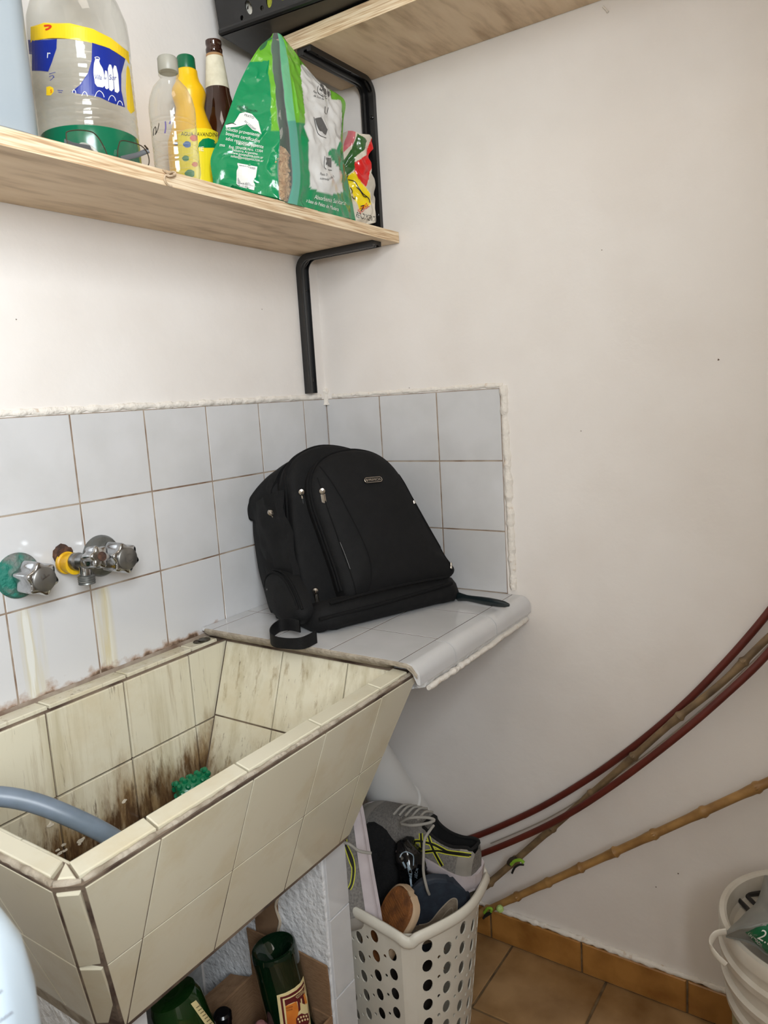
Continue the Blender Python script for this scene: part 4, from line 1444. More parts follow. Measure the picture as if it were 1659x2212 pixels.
mb, Of, cf_ = puffy(o_frt, .055, .004, .020, 3, .0018)
front_o = mb.build('front_pocket', M['cloth'], bk, ang=70)


def ring_base(levels, seed=5):
    rows_ = []
    for z, x0, x1, y0, y1, r in levels:
        cx_, cy_ = (x0 + x1) / 2, (y0 + y1) / 2
        row = []
        for x, y in rbox(cx_, cy_, (x1 - x0) / 2, (y1 - y0) / 2, r, 8):
            q = V((x, y, z + .004 * sin(x * 30)))
            d = wob(q + V((seed, 0, 0)), 16, .005)
            row.append(fl_(q + d))
        rows_.append(row)
    mb = MB().grid(rows_, closeu=True)
    mb.cap(rows_[0]); mb.cap(rows_[-1])
    return mb


# padded base wrapping round the bottom
ring_base([(.000, .012, .325, .004, .17, .05), (.006, .000, .340, -.010, .19, .05), (.022, -.006, .350, -.016, .20, .045), (.040, -.006, .350, -.014, .205, .045), (.052, .000, .346, -.006, .205, .04), (.060, .02, .335, .012, .20, .03)]).build('base_panel', M['cloth'], bk, ang=70)
# seam rolls of the base
P = [fl_(V((x, -.0155 + .002 * sin(x * 40) - .004 * sin(pi * x / .34), .030 + .012 * (x / .34) ** 2))) for x in [.0 + .312 * k / 24 for k in range(25)]]
MB().tube(P, .0035, 8).build('piping', M['piping'], bk)
P = [fl_(V((x, -.010 - .006 * sin(pi * x / .34), .052 + .006 * sin(pi * x / .34)))) for x in [.03 + .280 * k / 24 for k in range(25)]]
MB().tube(P, .003, 8).build('piping', M['piping'], bk)
# zips: two rolled lips and the tape between, round the front pocket and round the middle compartment
kf = len(Of)
for s, y, r in ((1.010, .016, .0032), (1.014, .027, .0032)):
    MB().tube(edge_line(Of, cf_, s, y, .02, .70), r, 8).build('zip_lip', M['piping'], bk)
for s, y, r in ((1.010, .066, .0034), (1.014, .080, .0034)):
    MB().tube(edge_line(Om, cm_, s, y, .04, .62), r, 8).build('zip_lip', M['piping'], bk)
# curved seams across the front pocket
tf = BVHTree.FromPolygons([v.co + front_o.location for v in front_o.data.vertices], [list(p.vertices) for p in front_o.data.polygons])


def onfront(x, z, lift=.0008):
    h = tf.ray_cast(V((x, -.2, z)), V((0, 1, 0)))
    return (h[0] if h[0] else V((x, .0, z))) - V((0, lift, 0))


for L in ([(.082, .320), (.098, .27), (.112, .22), (.128, .16), (.134, .11), (.126, .07), (.112, .052)], [(.262, .285), (.276, .235), (.296, .175), (.318, .115), (.333, .066)], [(.070, .298), (.073, .24), (.082, .17), (.090, .11), (.096, .06)]):
    P = [onfront(p.x, p.y, .0002) for p in crom([V((a, b, 0)) for a, b in L], 6)]
    MB().tube(P, .0013, 6).build('seam', M['piping'], bk)
M['worn'] = mat('worn_edge', (128, 128, 128), .7)
P = [onfront(p.x, p.y, .0008) for p in crom([V((.0835, .165, 0)), V((.088, .14, 0)), V((.0915, .110, 0))], 5)]
MB().tube(P, .0004, 6).build('worn_thread', M['worn'], bk)
# slumped top corner hanging over on the left
P0 = [[(.075, .10, .362), (.05, .13, .352), (.03, .165, .338), (.018, .195, .322)],
      [(.045, .105, .345), (.025, .14, .335), (.006, .178, .318), (-.004, .205, .302)],
      [(.018, .110, .308), (.002, .15, .300), (-.006, .188, .290), (-.010, .212, .288)],
      [(.004, .112, .268), (-.004, .15, .262), (-.004, .185, .264), (-.002, .205, .270)],
      [(.000, .112, .235), (.002, .15, .238), (.006, .18, .250), (.010, .195, .262)]]
g1 = [crom(r, 6) for r in P0]
g1 = list(zip(*[crom([r[i] for r in g1], 6) for i in range(len(g1[0]))]))
g1 = [[fl_(p + wob(p, 22, .004)) for p in r] for r in g1]
g2_ = [[fl_(p + V((.016, .004, -.004))) for p in r] for r in g1]
mb = MB().grid(g1).grid(g2_, flip=True)
for a, b in ((g1[0], g2_[0]), (g1[-1], g2_[-1]), ([r[0] for r in g1], [r[0] for r in g2_]), ([r[-1] for r in g1], [r[-1] for r in g2_])):
    mb.grid([a, b])
mb.build('top_corner', M['cloth'], bk, ang=70)
MB().tube([r[-1] for r in g1] + g1[-1][::-1], .0035, 8).build('piping', M['piping'], bk)
# left side: hanging side panel with folds
P = []
for k in range(15):
    z = .05 + .24 * k / 14
    P.append([fl_(V((-.004 + .010 * noise.noise(V((z * 22, q * 1.3, 4))) - .010 * sin(pi * q / 8), .045 + .135 * q / 8, z))) for q in range(9)])
g3 = [[p + V((.014, 0, 0)) for p in r] for r in P]
mb = MB().grid(P).grid(g3, flip=True)
for a, b in ((P[0], g3[0]), (P[-1], g3[-1]), ([r[0] for r in P], [r[0] for r in g3]), ([r[-1] for r in P], [r[-1] for r in g3])): mb.grid([a, b])
mb.build('side_panel', M['cloth'], bk, ang=70)
# side pocket, low on the left, with its arched zip
rows_ = []
arch = [(.012, .040), (.020, .085), (.050, .125), (.095, .142), (.135, .135), (.150, .105), (.150, .075), (.11, .045), (.06, .030)]
A_ = crom([V((0, a, b)) for a, b in arch], 5, True)
ca_ = sum(A_, V()) / len(A_)
for s, x in ((1.0, .006), (1.02, -.008), (1.0, -.018), (.92, -.025), (.7, -.032), (.4, -.036), (.03, -.037)):
    rows_.append([fl_(V((x, 0, 0)) + V((0, (ca_ + (p - ca_) * s).y, (ca_ + (p - ca_) * s).z)) + wob(p * s + V((s, 2, 0)), 25, .003)) for p in A_])
mb = MB().grid(rows_, closeu=True)
mb.cap(rows_[-1])
sp_ = mb.build('side_pocket', M['cloth'], bk, ang=70)
for s, x in ((1.02, -.0185), (.955, -.0245)):
    MB().tube([fl_(V((x, (ca_ + (p - ca_) * s).y, (ca_ + (p - ca_) * s).z))) for p in A_[2:24]], .0028, 8).build('zip_lip', M['piping'], bk)
for y, z, s in ((.115, .110, .004), (.082, .103, .006), (.110, .088, .003)):
    MB().lathe([(0, 0), (s * .5, .0002), (0, .0004)], (-.0345, y, z), 10, (-1, 0, .2)).build('paint_spot', M['worn'], bk)
# padded shoulder strap behind, on the left
P = crom([(.022, .196, .275), (.018, .198, .23), (.019, .198, .17), (.026, .196, .125), (.042, .190, .105)], 6)
P = [fl_(p) for p in P]
MB().tube(P, [.019] * len(P), 14, flat=.36, up=(1, 0, 0)).build('shoulder_strap', M['cloth2'], bk)
MB().tube([fl_(V((.022, .196, .112))), fl_(V((.014, .204, .098))), fl_(V((.020, .202, .086)))], .009, 10, flat=.5, up=(1, 0, 0)).build('strap_buckle', M['piping'], bk)
# webbing loop lying out over the ledge
Wd = lambda u, v, z: mxi @ onplane(u, v, 2, LZ + z)
cen = [(648, 1352, .030), (626, 1348, .022), (604, 1351, .018), (589, 1362, .016), (584, 1374, .014), (590, 1384, .013), (606, 1389, .012), (630, 1391, .012), (655, 1388, .014), (684, 1374, .016)]
C_ = crom([Wd(*q) for q in cen], 6)
upw = mxi.to_3x3() @ V((0, 0, 1))
lo_, hi_ = [], []
for i, p in enumerate(C_):
    lo_.append(fl_(p - upw * .0125)); hi_.append(p + upw * .0105)
nr = [((C_[min(i + 1, len(C_) - 1)] - C_[max(i - 1, 0)]).cross(upw)).normalized() * .0008 for i in range(len(C_))]
rows_ = [[a - n for a, n in zip(lo_, nr)], [a - n for a, n in zip(hi_, nr)], [a + n for a, n in zip(hi_, nr)], [a + n for a, n in zip(lo_, nr)]]
MB().grid(rows_, closev=True).build('webbing_loop', M['cloth2'], bk, ang=40)


def puller(p, d, n, long=.034, name='zip_pull', slim=False):
    """slider head and hanging tab; p on the zip, d hanging direction, n outward"""
    p, d, n = V(p), V(d).normalized(), V(n).normalized()
    n = (n - d * n.dot(d)).normalized()
    s = d.cross(n)
    mb = MB().lathe([(0, -.002), (.0060, -.0015), (.0065, .001), (.0056, .0038), (.0, .0048)], p + n * .002, 18, n)
    mb.tube(crom([p + n * .004 - d * .002, p + n * .008 + d * .002, p + n * .005 + d * .007], 4), .0012, 8)
    w_ = .0020 if slim else .0046
    q = p + d * .006 + n * .005
    mb.tube([q, q + d * (long * .55)], w_, 12, flat=.35, up=s)
    c = q + d * (long * .72)
    L = [c + s * (.0050 * cos(a)) * (.5 if slim else 1) + d * (long * .26 * sin(a)) for a in [2 * pi * k / 16 for k in range(16)]]
    mb.tube(L, .0014, 8, close=True)
    mb.build(name, M['zip_metal'], bk)
    if slim:
        MB().tube([q + d * .007, q + d * (long * .6)], .0021, 10).build('pull_sleeve', M['grey_dark'], bk)


dn = mxi.to_3x3() @ V((0, 0, -1))
toC = lambda P: (mxi @ CAM - V(P)).normalized()
loc = lambda u, v, d: mxi @ at(u, v, d)


def onbag(u, v, objs=None):
    o = mxi @ CAM
    r = (mxi.to_3x3() @ ray(u, v)).normalized()
    best = None
    for ob in bk.children:
        if ob.name.split('.')[0] in ('front_pocket', 'middle_compartment', 'main_compartment', 'side_pocket', 'side_panel', 'base_panel', 'top_corner', 'zip_lip'):
            t = BVHTree.FromPolygons([q.co + ob.location for q in ob.data.vertices], [list(q.vertices) for q in ob.data.polygons])
            h = t.ray_cast(o, r)
            if h[0] is not None and (best is None or h[3] < best[1]): best = (h[0], h[3])
    return best[0] if best else onbag(u - 4, v + 2)


for u, v, sl in ((696, 1060, False), (651, 1062, True), (584, 1106, True), (681, 1275, False)):
    p = onbag(u, v)
    puller(p + toC(p) * .002, dn + (V((.5, 0, 0)) if u == 584 else V((.10, 0, 0))), toC(p), .050 if not sl else .048, slim=sl)
p = onbag(898, 1083)
MB().lathe([(0, -.004), (.0035, -.003), (.0035, .003), (0, .004)], p, 12, (0, 0, 1)).build('zip_pull', M['zip_metal'], bk)
p = onbag(974, 1222)
MB().lathe([(0, -.008), (.003, -.006), (.003, .006), (0, .008)], p, 12, (.3, 0, 1)).build('zip_pull', M['zip_metal'], bk)
# maker's plate
pc = onfront(.183, .276, .0015)
h = tf.ray_cast(V((.183, -.2, .276)), V((0, 1, 0)))
nn = -h[1] if h[1].y > 0 else h[1]
xx = V((1, 0, -.03)); xx = (xx - nn * xx.dot(nn)).normalized(); yy2 = nn.cross(xx)
if yy2.z < 0: yy2 = -yy2
ring = [pc + xx * a + yy2 * b for a, b in rbox(0, 0, .0205, .0052, .0051, 5)]
MB().prism([p + nn * .0018 for p in ring], nn * -.003).build('name_plate', mat('plate_black', (24, 24, 24), .35, metal=.4), bk, ang=30)
MB().tube([p + nn * .0018 for p in ring], .0007, 8, close=True).build('plate_rim', M['zip_metal'], bk)
flat_text('PRIMICIA', .0072, M['zip_metal'], pc + nn * .0024 - xx * .0115 - yy2 * .0024, xx, yy2, 'lettering', bk)
P = [pc + nn * .0026 + xx * a + yy2 * b for a, b in ((-.0175, .002), (-.0165, -.002), (-.0145, -.002), (-.0135, .002))]
MB().tube(crom(P, 4), .0005, 6).build('emblem', M['zip_metal'], bk)
MB().tube([pc + nn * .0026 + xx * -.0155 + yy2 * .0026, pc + nn * .0026 + xx * -.0155 - yy2 * .003], .0005, 6).build('emblem', M['zip_metal'], bk)

# ------------------------------------------------------------------ paintbrush beside the bag
M['brush_handle'] = mat('black_lacquer', (22, 32, 34), .22, spec=.6)
M['clear_sleeve'] = film_mat('clear_sleeve', (225, 228, 226), .8, .08, .4)
pbx = thing('paintbrush', 'flat paintbrush with a black handle reaching out from under the backpack', 'brush', tuple(onplane(1050, 1298, 2, LZ)))
a_, b_ = onplane(985, 1288, 2, LZ + .009), onplane(1100, 1307, 2, LZ + .012)
ax = (b_ - a_).normalized()
ll = (b_ - a_).length
C_ = [a_ + ax * (ll * t) for t in (.0, .05, .12, .22, .35, .5, .65, .8, .92, 1.0)]
MB().tube(C_, [.006, .010, .0085, .0068, .0072, .0082, .0086, .0080, .0066, .003], 16, flat=.62, up=(0, 0, 1)).build('handle', M['brush_handle'], pbx)
F0 = a_ - ax * .045
rows_ = []
sd = ax.cross(V((0, 0, 1))).normalized()
for t, w_, h_ in ((0, .020, .0035), (.3, .020, .0055), (.8, .019, .006), (1.0, .010, .005)):
    c = F0 + ax * (.045 * t)
    c.z = LZ + .0075
    rows_.append([c + sd * (w_ * cos(a)) + V((0, 0, h_ * sin(a))) for a in [2 * pi * k / 20 for k in range(20)]])
MB().grid(rows_, closeu=True).build('sleeve', M['clear_sleeve'], pbx)
rows_ = []
for t, w_, h_ in ((0, .014, .003), (.5, .018, .0045), (1, .018, .005)):
    c = F0 + ax * (.002 + .036 * t)
    c.z = LZ + .0075
    rows_.append([c + sd * (w_ * cos(a)) + V((0, 0, h_ * sin(a))) for a in [2 * pi * k / 20 for k in range(20)]])
mb = MB().grid(rows_, closeu=True); mb.cap(rows_[0]); mb.cap(rows_[-1])
mb.build('bristles', mat('dark_bristle', (52, 50, 48), .8), pbx)
# ------------------------------------------------------------------ shoe basket
BC, BR = V((-.309, -.327, 0)), radians(-9)
BZ = .330
ba, bb_ = .125, .155
rot2 = lambda x, y: V((BC.x + cos(BR) * x - sin(BR) * y, BC.y + sin(BR) * x + cos(BR) * y, 0))


def bscale(z): return .80 + .20 * (z / BZ) ** .9


M['basket'] = mat('white_basket_plastic', (214, 209, 196), .42, rgb2=(206, 200, 186), nscale=12)
bkt = thing('shoe_basket', 'white plastic basket with oval holes standing on the floor full of shoes', 'basket', tuple(BC))


def side_pt(side, u, z):
    """side 0..3 = front, right, back, left; u 0..1 along it"""
    s = bscale(z)
    k = 1 - (2 * u - 1) ** 2
    a, b = ba * s, bb_ * s
    q = .80
    if side == 0: x, y = -q * a + 2 * q * a * u, -b * (.93 + .22 * k)
    elif side == 1: x, y = a * (.93 + .07 * k), -q * b + 2 * q * b * u
    elif side == 2: x, y = q * a - 2 * q * a * u, b * (.93 + .10 * k)
    else: x, y = -a * (.93 + .07 * k), q * b - 2 * q * b * u
    p = rot2(x, y)
    p.z = z
    return p


body = MB()
for side in range(4):
    W, H = (2 * .80 * (ba if side % 2 == 0 else bb_)), BZ - .012
    vs, ed = [], []

    def loop(pts):
        k = len(vs)
        vs.extend(V(p) for p in pts)
        ed.extend((k + i, k + (i + 1) % len(pts)) for i in range(len(pts)))
    nb = 24
    loop([(W * i / nb, 0) for i in range(nb)] + [(W, H * i / nb) for i in range(nb)] + [(W - W * i / nb, H) for i in range(nb)] + [(0, H - H * i / nb) for i in range(nb)])
    holes = []
    nc = 5 if side % 2 == 0 else 6
    for i in range(nc):
        for j in range(8):
            cx_, cy_ = W * (i + .5) / nc, .030 + .0425 * j + (.0212 if i % 2 else 0)
            if cy_ + .017 > H - .012: continue
            holes.append((cx_, cy_, .0094, .0136))
            if i < nc - 1 and cy_ + .03 < H - .012: holes.append((cx_ + W / nc * .5 + .002, cy_ + .0108, .0033, .0040))
    for hx_, hy_, rx_, ry_ in holes:
        loop([(hx_ + rx_ * cos(2 * pi * k / 14), hy_ + ry_ * sin(2 * pi * k / 14)) for k in range(14)])
    inh = lambda p, m=1.0: any(((p[0] - a) / (c * m)) ** 2 + ((p[1] - b) / (d * m)) ** 2 < 1 for a, b, c, d in holes)
    for i in range(1, 16):
        for j in range(1, 20):
            p = (W * i / 16, H * j / 20)
            if not inh(p, 1.2): vs.append(V(p))
    r = delaunay_2d_cdt(vs, ed, [], 0, 1e-6)
    pts = [side_pt(side, p.x / W, .004 + p.y * (BZ - .004) / H * .985) for p in r[0]]
    fs_ = [list(f) for f in r[2] if not inh(sum((r[0][i] for i in f), V((0, 0))) / 3, .985)]
    body.add(pts, fs_)
    g = [[side_pt(side, 1, z).lerp(side_pt((side + 1) % 4, 0, z), k / 4) for k in range(5)] for z in [.004 + (BZ - .010) * j / 8 for j in range(9)]]
    body.grid(g)
ring = []
for side in range(4):
    ring += [side_pt(side, k / 8, .005) for k in range(9)]
body.cap(ring)
thicken(body.v, body.f, lambda p: (lambda d: d.normalized() * -.0024)(V((p.x - BC.x, p.y - BC.y, 0.0001)))).build('body', M['basket'], bkt, ang=40, fixn=False)
rim = []
for side in range(4):
    for k in range(13):
        p = side_pt(side, k / 12, BZ)
        c = abs(k / 12 * 2 - 1) ** 3
        p.z = BZ - .006 * c + (0 if True else 0)
        d = (p - BC); d.z = 0
        rim.append(p + d.normalized() * (.004 + .006 * c))
    e0, e1 = side_pt(side, 1, BZ), side_pt((side + 1) % 4, 0, BZ)
    for t in (.3, .7):
        p = e0.lerp(e1, t)
        d = (p - BC); d.z = 0
        rim.append(V((p.x, p.y, BZ - .012)) + d.normalized() * .012)
rim = crom(rim, 2, True)
MB().tube(rim, .0115, 14, flat=.62, up=(0, 0, 1), close=True).build('rim', M['basket'], bkt)

# ------------------------------------------------------------------ shoes
IR, IU, IN = RGT, -DWN, -FWD      # directions used to pose the shoes
M['mesh_grey'] = mat('grey_mesh', (128, 124, 118), .8, rgb2=(104, 100, 96), nscale=260, bump=.0012, bscale=420)
M['toe_grey'] = mat('grey_overlay', (142, 137, 129), .6, rgb2=(132, 128, 120), nscale=30)
M['midsole'] = mat('white_midsole', (196, 186, 188), .6, rgb2=(180, 170, 172), nscale=20)
M['blk_lining'] = mat('black_lining', (9, 9, 9), .9)
M['blk_rubber'] = mat('black_rubber', (24, 24, 24), .6)
M['lace'] = mat('grey_lace', (150, 146, 138), .85)
M['logo_black'] = mat('logo_black', (18, 17, 14), .5)
M['logo_yellow'] = mat('logo_yellow', (206, 208, 54), .5)
XS = [0, .03, .08, .16, .26, .36, .44, .54, .66, .78, .89, .96, 1.0]
WS = [.018, .028, .034, .036, .0345, .0350, .0375, .0415, .0455, .0460, .0405, .0290, .010]
HS = [.088, .100, .097, .085, .080, .086, .104, .097, .083, .069, .058, .048, .036]
OP = [0, .6, 1, 1, 1, 1, .15, 0, 0, 0, 0, 0, 0]


def lerp_list(xs, ys, x):
    for i in range(len(xs) - 1):
        if x <= xs[i + 1]: return ys[i] + (ys[i + 1] - ys[i]) * (x - xs[i]) / (xs[i + 1] - xs[i])
    return ys[-1]


def shoe(name, label, origin, toe, up, L, mats, group=None, sole_h=(.034, .022), hscale=1.0, laces=True, wscale=1.0):
    t, u = V(toe).normalized(), V(up)
    u = (u - t * u.dot(t)).normalized()
    y = u.cross(t)
    mw = Matrix((t, y, u)).transposed().to_4x4()
    mw.translation = V(origin)
    s = thing(name, label, 'shoe', matrix=mw, group=group)
    W3 = lambda p: V(p)
    n = 44
    rows_, opn = [], []
    fine = [k / n for k in range(n + 1)]
    zs = lambda f: sole_h[0] + (sole_h[1] - sole_h[0]) * f + .022 * max(0, f - .72) ** 1.4 * 2.2
    smooth = lambda Y: (lambda c: [p.y for p in c])(crom([V((a, b, 0)) for a, b in zip(XS, Y)], 8))
    xf = [p.x for p in crom([V((a, 0, 0)) for a in XS], 8)]
    ws, hs_, os_ = smooth(WS), smooth(HS), smooth(OP)
    for f in fine:
        w_, h, op = lerp_list(xf, ws, f) * wscale, lerp_list(xf, hs_, f) * hscale, min(1, max(0, lerp_list(xf, os_, f)))
        z0 = zs(f) - .004
        h = max(h, z0 + .012)
        row = []
        for k in range(9):
            a = k / 8 * pi / 2 * .78
            row.append((-w_ * cos(a) ** .62, z0 + (h - z0) * sin(a) / sin(pi / 2 * .78)))
        e = w_ * cos(pi / 2 * .78) ** .62
        for k in range(1, 12):
            q = -1 + 2 * k / 12
            dome = h + (1 - q * q) * .10 * (h - z0)
            cav = z0 + .010 + (h - z0 - .010) * abs(q) ** 5
            row.append((e * q, dome * (1 - op) + cav * op))
        for k in range(8, -1, -1):
            a = k / 8 * pi / 2 * .78
            row.append((w_ * cos(a) ** .62, z0 + (h - z0) * sin(a) / sin(pi / 2 * .78)))
        rows_.append([V((f * L, yy, zz)) for yy, zz in row])
        opn.append(op)
    nu = len(rows_[0])
    flat_ = [p for r in rows_ for p in r]
    upf, lnf, tof = [], [], []
    for j in range(n):
        for i in range(nu - 1):
            f = (j * nu + i, j * nu + i + 1, (j + 1) * nu + i + 1, (j + 1) * nu + i)
            if 8 <= i < nu - 9 and (opn[j] + opn[j + 1]) / 2 > .35: lnf.append(f)
            elif j > n * .86 or j < n * .09: tof.append(f)
            else: upf.append(f)
    uo = MB().add(flat_, upf + [tuple(range(nu))[::-1], tuple(range(n * nu, n * nu + nu))]).build('upper', mats['upper'], s, ang=60)
    MB().add(flat_, tof).build('overlay', mats['overlay'], s, ang=60)
    MB().add(flat_, lnf).build('lining', mats['lining'], s, ang=60)
    # collar roll
    edge = [rows_[j][8] for j in range(n) if opn[j] > .4] + [rows_[j][nu - 9] for j in range(n - 1, -1, -1) if opn[j] > .4]
    MB().tube(crom(edge, 2, True), .0032, 8, close=True).build('collar', mats['lining'], s)
    # midsole and outsole
    ms, osl = [], []
    for f in fine:
        w_ = lerp_list(xf, ws, f) * wscale + .0045
        x = -.006 + f * (L + .012)
        bot = .022 * max(0, f - .72) ** 1.4 * 2.2
        z1 = zs(f) + .003
        q = 1.0 if 0 < f < 1 else .5
        ms.append([V((x, -w_ * .80 * q, bot + .004)), V((x, -w_ * .98 * q, bot + .008)), V((x, -w_ * 1.03 * q, (bot + z1) / 2)), V((x, -w_ * .98 * q, z1)), V((x, 0, z1 - .004)), V((x, w_ * .98 * q, z1)), V((x, w_ * 1.03 * q, (bot + z1) / 2)), V((x, w_ * .98 * q, bot + .008)), V((x, w_ * .80 * q, bot + .004))])
        osl.append([V((x, -w_ * .9 * q, bot + .006)), V((x, -w_ * .84 * q, bot)), V((x, w_ * .84 * q, bot)), V((x, w_ * .9 * q, bot + .006))])
    mb = MB().grid(ms, closeu=True); mb.cap(ms[0]); mb.cap(ms[-1])
    mo = mb.build('midsole', mats['midsole'], s, ang=60)
    mb = MB().grid(osl, closeu=True); mb.cap(osl[0]); mb.cap(osl[-1])
    oo = mb.build('outsole', mats['outsole'], s, ang=50)
    if laces:
        for k in range(5):
            f = .43 + .05 * k
            h, w_ = lerp_list(xf, hs_, f) * hscale + .006, lerp_list(xf, ws, f)
            P = crom([(f * L, -w_ * .55, h - .006), (f * L + .004, 0, h + .004), (f * L + .008, w_ * .55, h - .006)], 5)
            MB().tube(P, .0026, 8).build('lace', M['lace'], s)
    return s, mw, uo, mo, oo


def wtree(mw, *objs):
    vs, fs = [], []
    for o in objs:
        k = len(vs)
        vs += [mw @ (q.co + o.location) for q in o.data.vertices]
        fs += [[i + k for i in q.vertices] for q in o.data.polygons]
    return BVHTree.FromPolygons(vs, fs)


def adopt(o, s, mw):
    """hand a world-placed piece to a posed shoe"""
    o.parent = s
    o.matrix_parent_inverse = mw.inverted()
    return o


GREY = dict(upper=M['mesh_grey'], overlay=M['toe_grey'], lining=M['blk_lining'], midsole=M['midsole'], outsole=M['midsole'])
s1_, mw1, u1, m1, o1 = shoe('running_shoe', 'grey running shoe lying on top of the basket with its heel to the right', at(1026, 1914, 1.46), IR * -.76 + IU * .20 - IN * .60, IR * .14 + IU * .92 + IN * .36, .285, GREY, 'grey running shoes in the basket', hscale=.90)
tr = wtree(mw1, u1, *[c for c in s1_.children if c.name.startswith('overlay')])
dk = [([(884, 1826), (892, 1819), (902, 1817), (914, 1818.5), (935, 1824), (955, 1834), (967, 1840), (992, 1843.5), (1018, 1847)], 5),
      ([(918, 1840), (945, 1838), (965, 1842), (992, 1846), (1014, 1848.5)], 4.5), ([(909, 1800), (910, 1818), (912, 1839)], 4.5), ([(925, 1805), (930, 1822), (937, 1838), (946, 1855), (955, 1871)], 4.5)]
for L_, w_ in dk: adopt(stick_line(tr, L_, w_ + 4, M['logo_yellow'], None, 'stripe_outline', .0008), s1_, mw1)
for L_, w_ in dk: adopt(stick_line(tr, L_, w_, M['logo_black'], None, 'stripe', .0014), s1_, mw1)
P = [at(937, 1783, 1.43), at(928, 1795, 1.42), at(917, 1815, 1.41), at(915, 1850, 1.40), at(915, 1885, 1.40), at(922, 1918, 1.40), at(927, 1932, 1.41)]
adopt(MB().tube(crom(P, 5), .0026, 8).build('lace', M['lace']), s1_, mw1)
P = [at(u, v, d) for u, v, d in ((866, 1777, 1.48), (885, 1767, 1.46), (920, 1766, 1.45), (938, 1771, 1.45), (925, 1778, 1.445), (890, 1783, 1.45), (868, 1780, 1.47))]
adopt(MB().tube(crom(P, 5), .0028, 8).build('lace', M['lace']), s1_, mw1)

s2_, mw2, u2, m2, o2 = shoe('running_shoe', 'grey running shoe standing on its heel beside the tiled masonry leg in the basket', at(822, 1988, 1.435), IR * -.19 + IU * .97 - IN * .18, IR * -.93 - IU * .12 + IN * .20, .285, GREY, 'grey running shoes in the basket', sole_h=(.028, .018))
tr = wtree(mw2, u2, *[c for c in s2_.children if c.name.startswith('overlay')])
dk = [([(744, 1822), (752, 1836), (761, 1858), (763.5, 1883), (760, 1908), (754, 1921)], 5), ([(746, 1812), (748, 1830), (756, 1856), (762, 1872)], 4)]
for L_, w_ in dk: adopt(stick_line(tr, L_, w_ + 4, M['logo_yellow'], None, 'stripe_outline', .0008), s2_, mw2)
for L_, w_ in dk: adopt(stick_line(tr, L_, w_, M['logo_black'], None, 'stripe', .0014), s2_, mw2)
P = [at(738, 1818, 1.345), at(757, 1825, 1.34), at(775, 1838, 1.34), at(802, 1843, 1.345)]
adopt(MB().tube(crom(P, 5), .0026, 8).build('lace', M['lace']), s2_, mw2)

NAVY = dict(upper=mat('navy_canvas', (26, 32, 44), .85, rgb2=(34, 42, 54), nscale=120), overlay=mat('navy_rubber', (30, 38, 50), .7, rgb2=(24, 30, 40), nscale=60), lining=M['blk_lining'], midsole=mat('navy_welt', (36, 42, 52), .7), outsole=mat('navy_sole', (30, 38, 50), .75, rgb2=(38, 48, 60), nscale=70, bump=.0008, bscale=160))
tipd = (V((-.20, -.16, 1)) + IR * .50).normalized()
s3_, mw3, u3, m3, o3 = shoe('slip_on_shoe', 'dark navy shoe standing on end with its tan patched sole facing the room', at(972, 1922, 1.415) - tipd * .22, tipd, IR * -.10 + IU * .30 - IN * 1.0, .22, NAVY, sole_h=(.020, .016), hscale=.45, laces=False, wscale=1.2)
tr = wtree(mw3, o3, m3)
M['tan_sole'] = mat('tan_sole', (142, 128, 110), .75, rgb2=(122, 108, 92), nscale=80, bump=.0008, bscale=200)
M['tan_line'] = mat('tan_line', (172, 158, 138), .7)
adopt(stick_poly(tr, [(872, 2030), (880, 2003), (905, 1998), (928, 1992), (950, 1966), (972, 1944), (984, 1941), (988, 1952), (985, 1990), (965, 2012), (930, 2036), (896, 2046)], M['tan_sole'], None, 'sole_patch', .0012), s3_, mw3)
adopt(stick_line(tr, [(905, 1998), (928, 1992), (950, 1966), (972, 1944), (984, 1941), (988, 1952), (985, 1990)], 2.4, M['tan_line'], None, 'sole_line', .0020), s3_, mw3)
adopt(stick_line(tr, [(936, 2020), (950, 1990), (968, 1966), (978, 1962), (976, 1984), (960, 2008)], 1.6, M['tan_line'], None, 'sole_line', .0020), s3_, mw3)

GUM = dict(upper=mat('black_felt', (30, 29, 28), .95, rgb2=(22, 21, 21), nscale=80), overlay=mat('charcoal_felt', (40, 39, 37), .95), lining=M['blk_lining'], midsole=mat('cream_welt', (186, 160, 130), .7), outsole=mat('gum_rubber', (136, 84, 40), .6, rgb2=(104, 62, 30), nscale=60, bump=.002, bscale=260))
td = (V((-.14, -.10, 1)) + IR * .48).normalized()
s4_, mw4, u4, m4, o4 = shoe('ankle_shoe', 'black shoe standing on end with its ribbed orange-brown gum sole showing', at(868, 1938, 1.395) - td * .16, td, IR * .80 - IN * .42, .16, GUM, sole_h=(.022, .018), hscale=.50, laces=False, wscale=.8)
rb_ = MB()
for k in range(19):
    x = .035 + .006 * k
    rb_.box((x, -.027, -.0009), (x + .0028, .027, .0005))
o = rb_.build('tread_ribs', GUM['outsole'], s4_, ang=0)
o['kind'] = 'stuff'


